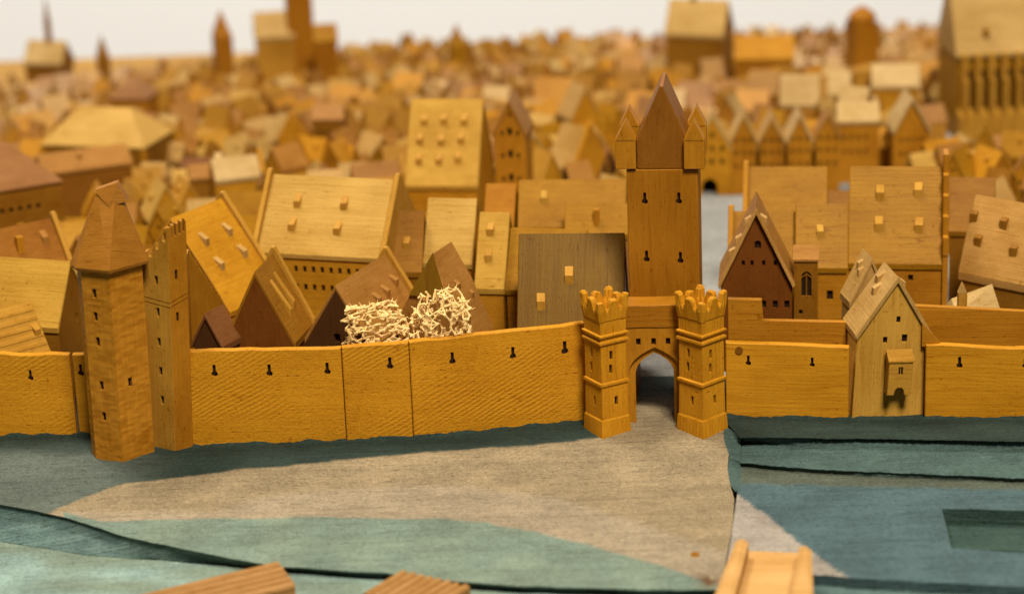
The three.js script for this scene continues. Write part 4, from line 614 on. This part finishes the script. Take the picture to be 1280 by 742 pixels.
// ---------------------------------------------------------------- the rest of the town
{
  const protoSpec = [
    [52, 60, 60, 96, 'gold', 'caramel'], [46, 70, 54, 90, 'ochre', 'straw'], [56, 56, 70, 112, 'honey', 'pale'], [48, 64, 62, 98, 'gold', 'rose'],
    [60, 76, 66, 110, 'amber', 'gold'], [44, 52, 52, 84, 'brown', 'sand'], [54, 80, 58, 98, 'caramel', 'ochre'], [50, 58, 72, 116, 'gold', 'caramel'],
    [46, 50, 64, 108, 'honey', 'brown'], [58, 66, 60, 100, 'caramel', 'sand'], [44, 62, 70, 104, 'amber', 'rose'], [50, 72, 56, 94, 'brown', 'caramel'],
  ];
  const roofWord = { gold: 'golden', cream: 'cream', pale: 'pale', rose: 'rose', sand: 'sandy', straw: 'straw-yellow', ochre: 'ochre', brown: 'brown', honey: 'honey-coloured', caramel: 'caramel-brown' };
  const far = [], r = rngOf(99), half = (z) => 640 / CAM.f * (CAM.D - z) * 1.06 + 40;
  const lane = (x, z) => z > -1110 && z < -480 && x - lerp(321, 368, (-593 - z) / 459) > -120 && x - lerp(321, 368, (-593 - z) / 459) < 42;
  for (let z = -575, row = 0; z > -2360; z -= z > -1000 ? 80 : z > -1900 ? 58 : 44, row++) for (let x = -half(z); x < half(z); x += (z > -1000 ? 1 : z > -1900 ? 0.72 : 0.6) * lerp(60, 84, r())) {
    const X = x + lerp(-8, 8, r()), Z = z + lerp(-16, 16, r()), turn = r(), k = Math.floor(r() * protoSpec.length), keep = r();
    if (keep < 0.03 || Z < lerp(-2345, -2120, smooth((-150 - X) / 850)) || (X > 330 && X < 730 && Z > -1070) || (X > 730 && Z > -1370 && Z < -1130) || lane(X, Z) || taken.some(([a, b, q]) => Math.hypot(a - X, b - Z) < q + 26)) continue;
    const base = 4 * noise(X * 0.002, Z * 0.002, 999, 999, 77) * 18;
    far.push([X, Z, (turn < 0.5 ? 0 : -90) + base + lerp(-9, 9, r()), k]);
  }
  far.sort((a, b) => b[1] - a[1]);
  const NEAR = 232, protos = [];
  const where = (x, z) => { const band = z > -1000 ? 'near rows' : z > -1500 ? 'middle rows' : 'blurred far rows'; const side = x < -450 ? 'around the yellow hipped hall' : x < 60 ? 'behind the nine-dormer house' : x < 420 ? 'beyond the gate tower' : 'towards the great church'; return [band, side]; };
  far.slice(0, NEAR).forEach(([x, z, yaw, k]) => {
    const sp = protoSpec[k], [band, side] = where(x, z), way = Math.abs(((yaw % 180) + 180) % 180 - 90) < 45 ? 'gable-on' : 'side-on';
    const label = `small ${roofWord[sp[5]]}-roofed ${sp[4] === 'brown' ? 'brown' : sp[4] === 'amber' ? 'amber' : 'golden'} house standing ${way} in the ${band} ${side}`, group = `${roofWord[sp[5]]}-roofed houses ${way} in the ${band} ${side}`;
    if (!protos[k]) {
      const [w, l, e, rr2, wall, roof] = sp;
      protos[k] = house({ label, group, at: [x, z, yaw, w, l, e, rr2], wall, roof, wins: [...rowOf('+', e - 12, [-10, 4], 5, 8), ['+', 0, e + 12, 5, 8], ...rowOf('F', e - 16, series(-l / 2 + 14, 15, Math.floor((l - 14) / 15)), 5, 8)], dormers: k % 3 ? [['F', 0.15, 0.5, 0.8], ['B', -0.2, 0.5, 0.8]] : [] });
      return;
    }
    const c = protos[k].clone(); c.name = numbered('model_house'); c.position.set(x * U, 0, z * U); c.rotation.y = rad(yaw); { const q = z < -1000 ? 0.84 : 1; c.scale.set(q * lerp(0.88, 1.12, r()), q * lerp(0.85, 1.16, r()), q * lerp(0.88, 1.1, r())); }; c.userData = { label, category: 'house', group }; scene.add(c);
  });
  // what lies beyond reads as one mass of roofs
  const pos = [], col = [], uv = [], tri = (a, b, c, q) => { pos.push(...a, ...b, ...c); for (let i = 0; i < 3; i++) col.push(...q); for (const v of [a, b, c]) uv.push((v[0] + v[2] * 0.3) / TU, (v[1] + v[2] * 0.5) / TV); }, quad = (a, b, c, d, q) => { tri(a, b, c, q); tri(a, c, d, q); };
  for (const [x, z, yaw, k] of far.slice(NEAR)) {
    const [w0, l0, e0, r0, wall, roof] = protoSpec[k], s = lerp(0.72, 0.98, r()) * lerp(1, 0.50, smooth((-1550 - z) / 650)), w = w0 * s, l = l0 * s, e = e0 * s * lerp(0.8, 1.0, r()), h = r0 * s * lerp(0.85, 1.05, r()), c = Math.cos(rad(yaw)), n = Math.sin(rad(yaw));
    const P = (a, y, b) => [x + a * c + b * n, y, z - a * n + b * c], A = l / 2, B = w / 2, W = TONE[wall].map((v) => v * 1.4 * DEEP), R = TONE[roof].map((v) => v * 1.4 * DEEP);
    for (const sg of [1, -1]) { quad(P(-A, -1, sg * B), P(A, -1, sg * B), P(A, e, sg * B), P(-A, e, sg * B), W); quad(P(-A - 2, e - 3, sg * (B + 2)), P(A + 2, e - 3, sg * (B + 2)), P(A + 2, h, 0), P(-A - 2, h, 0), R); quad(P(sg * A, -1, -B), P(sg * A, -1, B), P(sg * A, e, B), P(sg * A, e, -B), W); tri(P(sg * A, e, -B), P(sg * A, e, B), P(sg * A, h - 2, 0), W); }
  }
  const g = new THREE.BufferGeometry(); g.setAttribute('position', new THREE.Float32BufferAttribute(pos, 3)); g.setAttribute('color', new THREE.Float32BufferAttribute(col, 3)); g.setAttribute('uv', new THREE.Float32BufferAttribute(uv, 2)); g.computeVertexNormals();
  const m = mesh('far_houses', g, new THREE.MeshStandardMaterial({ vertexColors: true, side: THREE.DoubleSide, map: GRAIN.fine.map, roughness: 0.5 }));
  m.userData = { label: 'blurred mass of small wooden houses filling the far end of the model town', category: 'houses', kind: 'stuff' };
}
// ---------------------------------------------------------------- dried netted bushes
function bush(label, cx, cy, cz, rx, ry, rz, seed, dir, squeeze) {
  const t = thing('dried_bush', label, 'bush', [cx, 0, cz]), r = rngOf(seed), pts = [], D = new THREE.Vector3(...dir).normalize();
  while (pts.length < 520) {
    const a = r() * Math.PI * 2, b = Math.acos(2 * r() - 1), q = 0.80 + 0.20 * r() - (r() < 0.25 ? 0.35 * r() : 0), v = new THREE.Vector3(Math.sin(b) * Math.cos(a), Math.cos(b), Math.sin(b) * Math.sin(a));
    const lump = 1 + 0.26 * noise(v.x * 2.4 + seed, v.y * 2 + v.z, 999, 999, 91); v.multiplyScalar(q * lump); const boxy = 0.85; v.set(Math.sign(v.x) * Math.abs(v.x) ** boxy * rx, Math.sign(v.y) * Math.abs(v.y) ** boxy * ry, Math.sign(v.z) * Math.abs(v.z) ** boxy * rz);
    pts.push(v);
  }
  const dist = (a, b) => { const d = a.clone().sub(b), al = d.dot(D); d.addScaledVector(D, -al); return Math.hypot(al * squeeze, d.length()); }, parts = [], seen = new Set(), Y = new THREE.Vector3(0, 1, 0);
  const rod = (a, b, ra, rb) => { const L = a.distanceTo(b); if (L < 0.5) return; const g = new THREE.CylinderGeometry(rb, ra, L + 0.6, 5, 1, true); g.translate(0, L / 2, 0).applyQuaternion(new THREE.Quaternion().setFromUnitVectors(Y, b.clone().sub(a).normalize())).translate(a.x, a.y, a.z); parts.push(g); };
  pts.forEach((p, i) => {
    const near = pts.map((q, j) => [dist(p, q), j]).filter(([, j]) => j !== i).sort((a, b) => a[0] - b[0]).slice(0, 4);
    near.forEach(([d, j], n) => { const key = Math.min(i, j) + '_' + Math.max(i, j); if (seen.has(key) || (n > 2 && r() < 0.5)) return; seen.add(key); const m = p.clone().lerp(pts[j], 0.5).addScaledVector(p.clone().normalize(), 1.2 * (r() - 0.3)), ra = lerp(0.8, 2.0, r()), rb = lerp(0.8, 2.0, r()), rm = Math.min(ra, rb) * 0.72; rod(p, m, ra, rm); rod(m, pts[j], rm, rb); });
    if (r() < 0.10) rod(p, p.clone().multiplyScalar(1.08 + 0.1 * r()), 0.8, 0.3);
    const s = new THREE.IcosahedronGeometry(lerp(1.3, 2.3, r()), 0); s.translate(p.x, p.y, p.z); parts.push(s);
  });
  const g = join(parts.map((q) => q.index ? q.toNonIndexed() : q)); g.computeVertexNormals(); g.translate(0, cy, 0);
  mesh('twigs', woodUV(g, 'x'), wood('fibre', 'fine', 0.6, 0.2), t);
  mesh('stem', woodUV(taper([[-6, 6], [6, 6], [6, -6], [-6, -6]], [[-3, 3], [3, 3], [3, -3], [-3, -3]], -1, cy - ry * 0.3), 'y'), wood('fibre', 'fine', 0.6, 0.2), t);
}
bush('pale dried bush of slanting fibres behind the middle wall board', -180, 139, 0, 44, 43, 30, 11, [1, 0.35, 0.1], 0.5);
bush('pale dried bush of round netted holes beside the half-hipped house', -95, 139, -6, 41, 45, 32, 23, [0.4, 1, 0], 0.85);
// ---------------------------------------------------------------- things outside the wall
{
  const t = thing('footbridge', 'small orange wooden bridge with two tapering side rails leading to the gate bank', 'bridge'), o = onY(965, 700, -18); t.position.set(o.x * U, o.y * U, o.z * U);
  const V = (px, py, y) => { const p = onY(px, py, y).sub(o); return [p.x, p.y, p.z]; }, low = ([x, y, z], d) => [x, y - d, z], ext = (a, b, k) => a.map((v, i) => v + (b[i] - v) * k);
  const slab = (f0, f1, n0, n1, th) => { const a = ext(f0, n0, 2.6), b = ext(f1, n1, 2.6), q = [f0, f1, b, a]; return hull([...q, ...q.map((p) => low(p, th))]); };
  const mt = wood('apricot', 'figure', 0.5, 0.5);
  mesh('deck', slab(V(930, 688, -16), V(1003, 691, -16), V(912, 742, -16), V(1000, 742, -16), 12), mt, t);
  const rail = (f0, f1, n0, n1) => { const a = V(...f0), b = V(...f1), c = V(...n0), d = V(...n1), a2 = ext(a, c, 2.6), b2 = ext(b, d, 2.6), m = a.map((v, i) => (v + b[i]) / 2); m[1] += 4; return hull([a, b, m, a2, b2, low(a, 24), low(b, 24), low(a2, 24), low(b2, 24)]); };
  mesh('rail', rail([920, 676, 3], [936, 678, 3], [894, 742, 3], [919, 742, 3]), mt, t);
  mesh('rail', rail([999, 684, 3], [1015, 688, 3], [988, 742, 3], [1017, 742, 3]), mt, t);
}
function ridged(label, tone, A, B, far, n, drop) {
  const t = thing('ridged_shed', label, 'shed'), a = onY(...A), b = onY(...B), d = onY(...far).sub(a), o = a.clone(); t.position.set(o.x * U, o.y * U, o.z * U);
  const L = d.length() * 1.5; d.normalize(); const e = b.clone().sub(a), w = e.length() / n, mt = wood(tone, 'figure', 0.55, 0.6), q = (u, v, y) => { const p = e.clone().multiplyScalar(u).addScaledVector(d, v); return [p.x, p.y + y, p.z]; };
  mesh('base', hull([q(0, 0, 0), q(1, 0, 0), q(0, L, 0), q(1, L, 0), q(0, 0, -drop), q(1, 0, -drop), q(0, L, -drop), q(1, L, -drop)]), mt, t);
  for (let i = 0; i < n; i++) { const g = new THREE.CylinderGeometry(w * 0.5, w * 0.5, L, 10); g.applyQuaternion(new THREE.Quaternion().setFromUnitVectors(new THREE.Vector3(0, 1, 0), d)); const p = e.clone().multiplyScalar((i + 0.5) / n).addScaledVector(d, L / 2 - (i % 2) * 0.6); g.translate(p.x, p.y + w * 0.22, p.z); mesh('ridge', woodUV(g, 'x'), mt, t); }
}
ridged('long grooved brown wooden roof lying on the mint board below the corner tower', 'tanwood', [346, 707, -18], [369, 738, -26], [202, 742, -18], 5, 22);
ridged('grooved wooden roof with a scalloped edge lying on the mint board near the middle', 'tanwood', [500, 719, -20], [588, 739, -24], [468, 738, -20], 8, 18);

renderer.render(scene, camera);
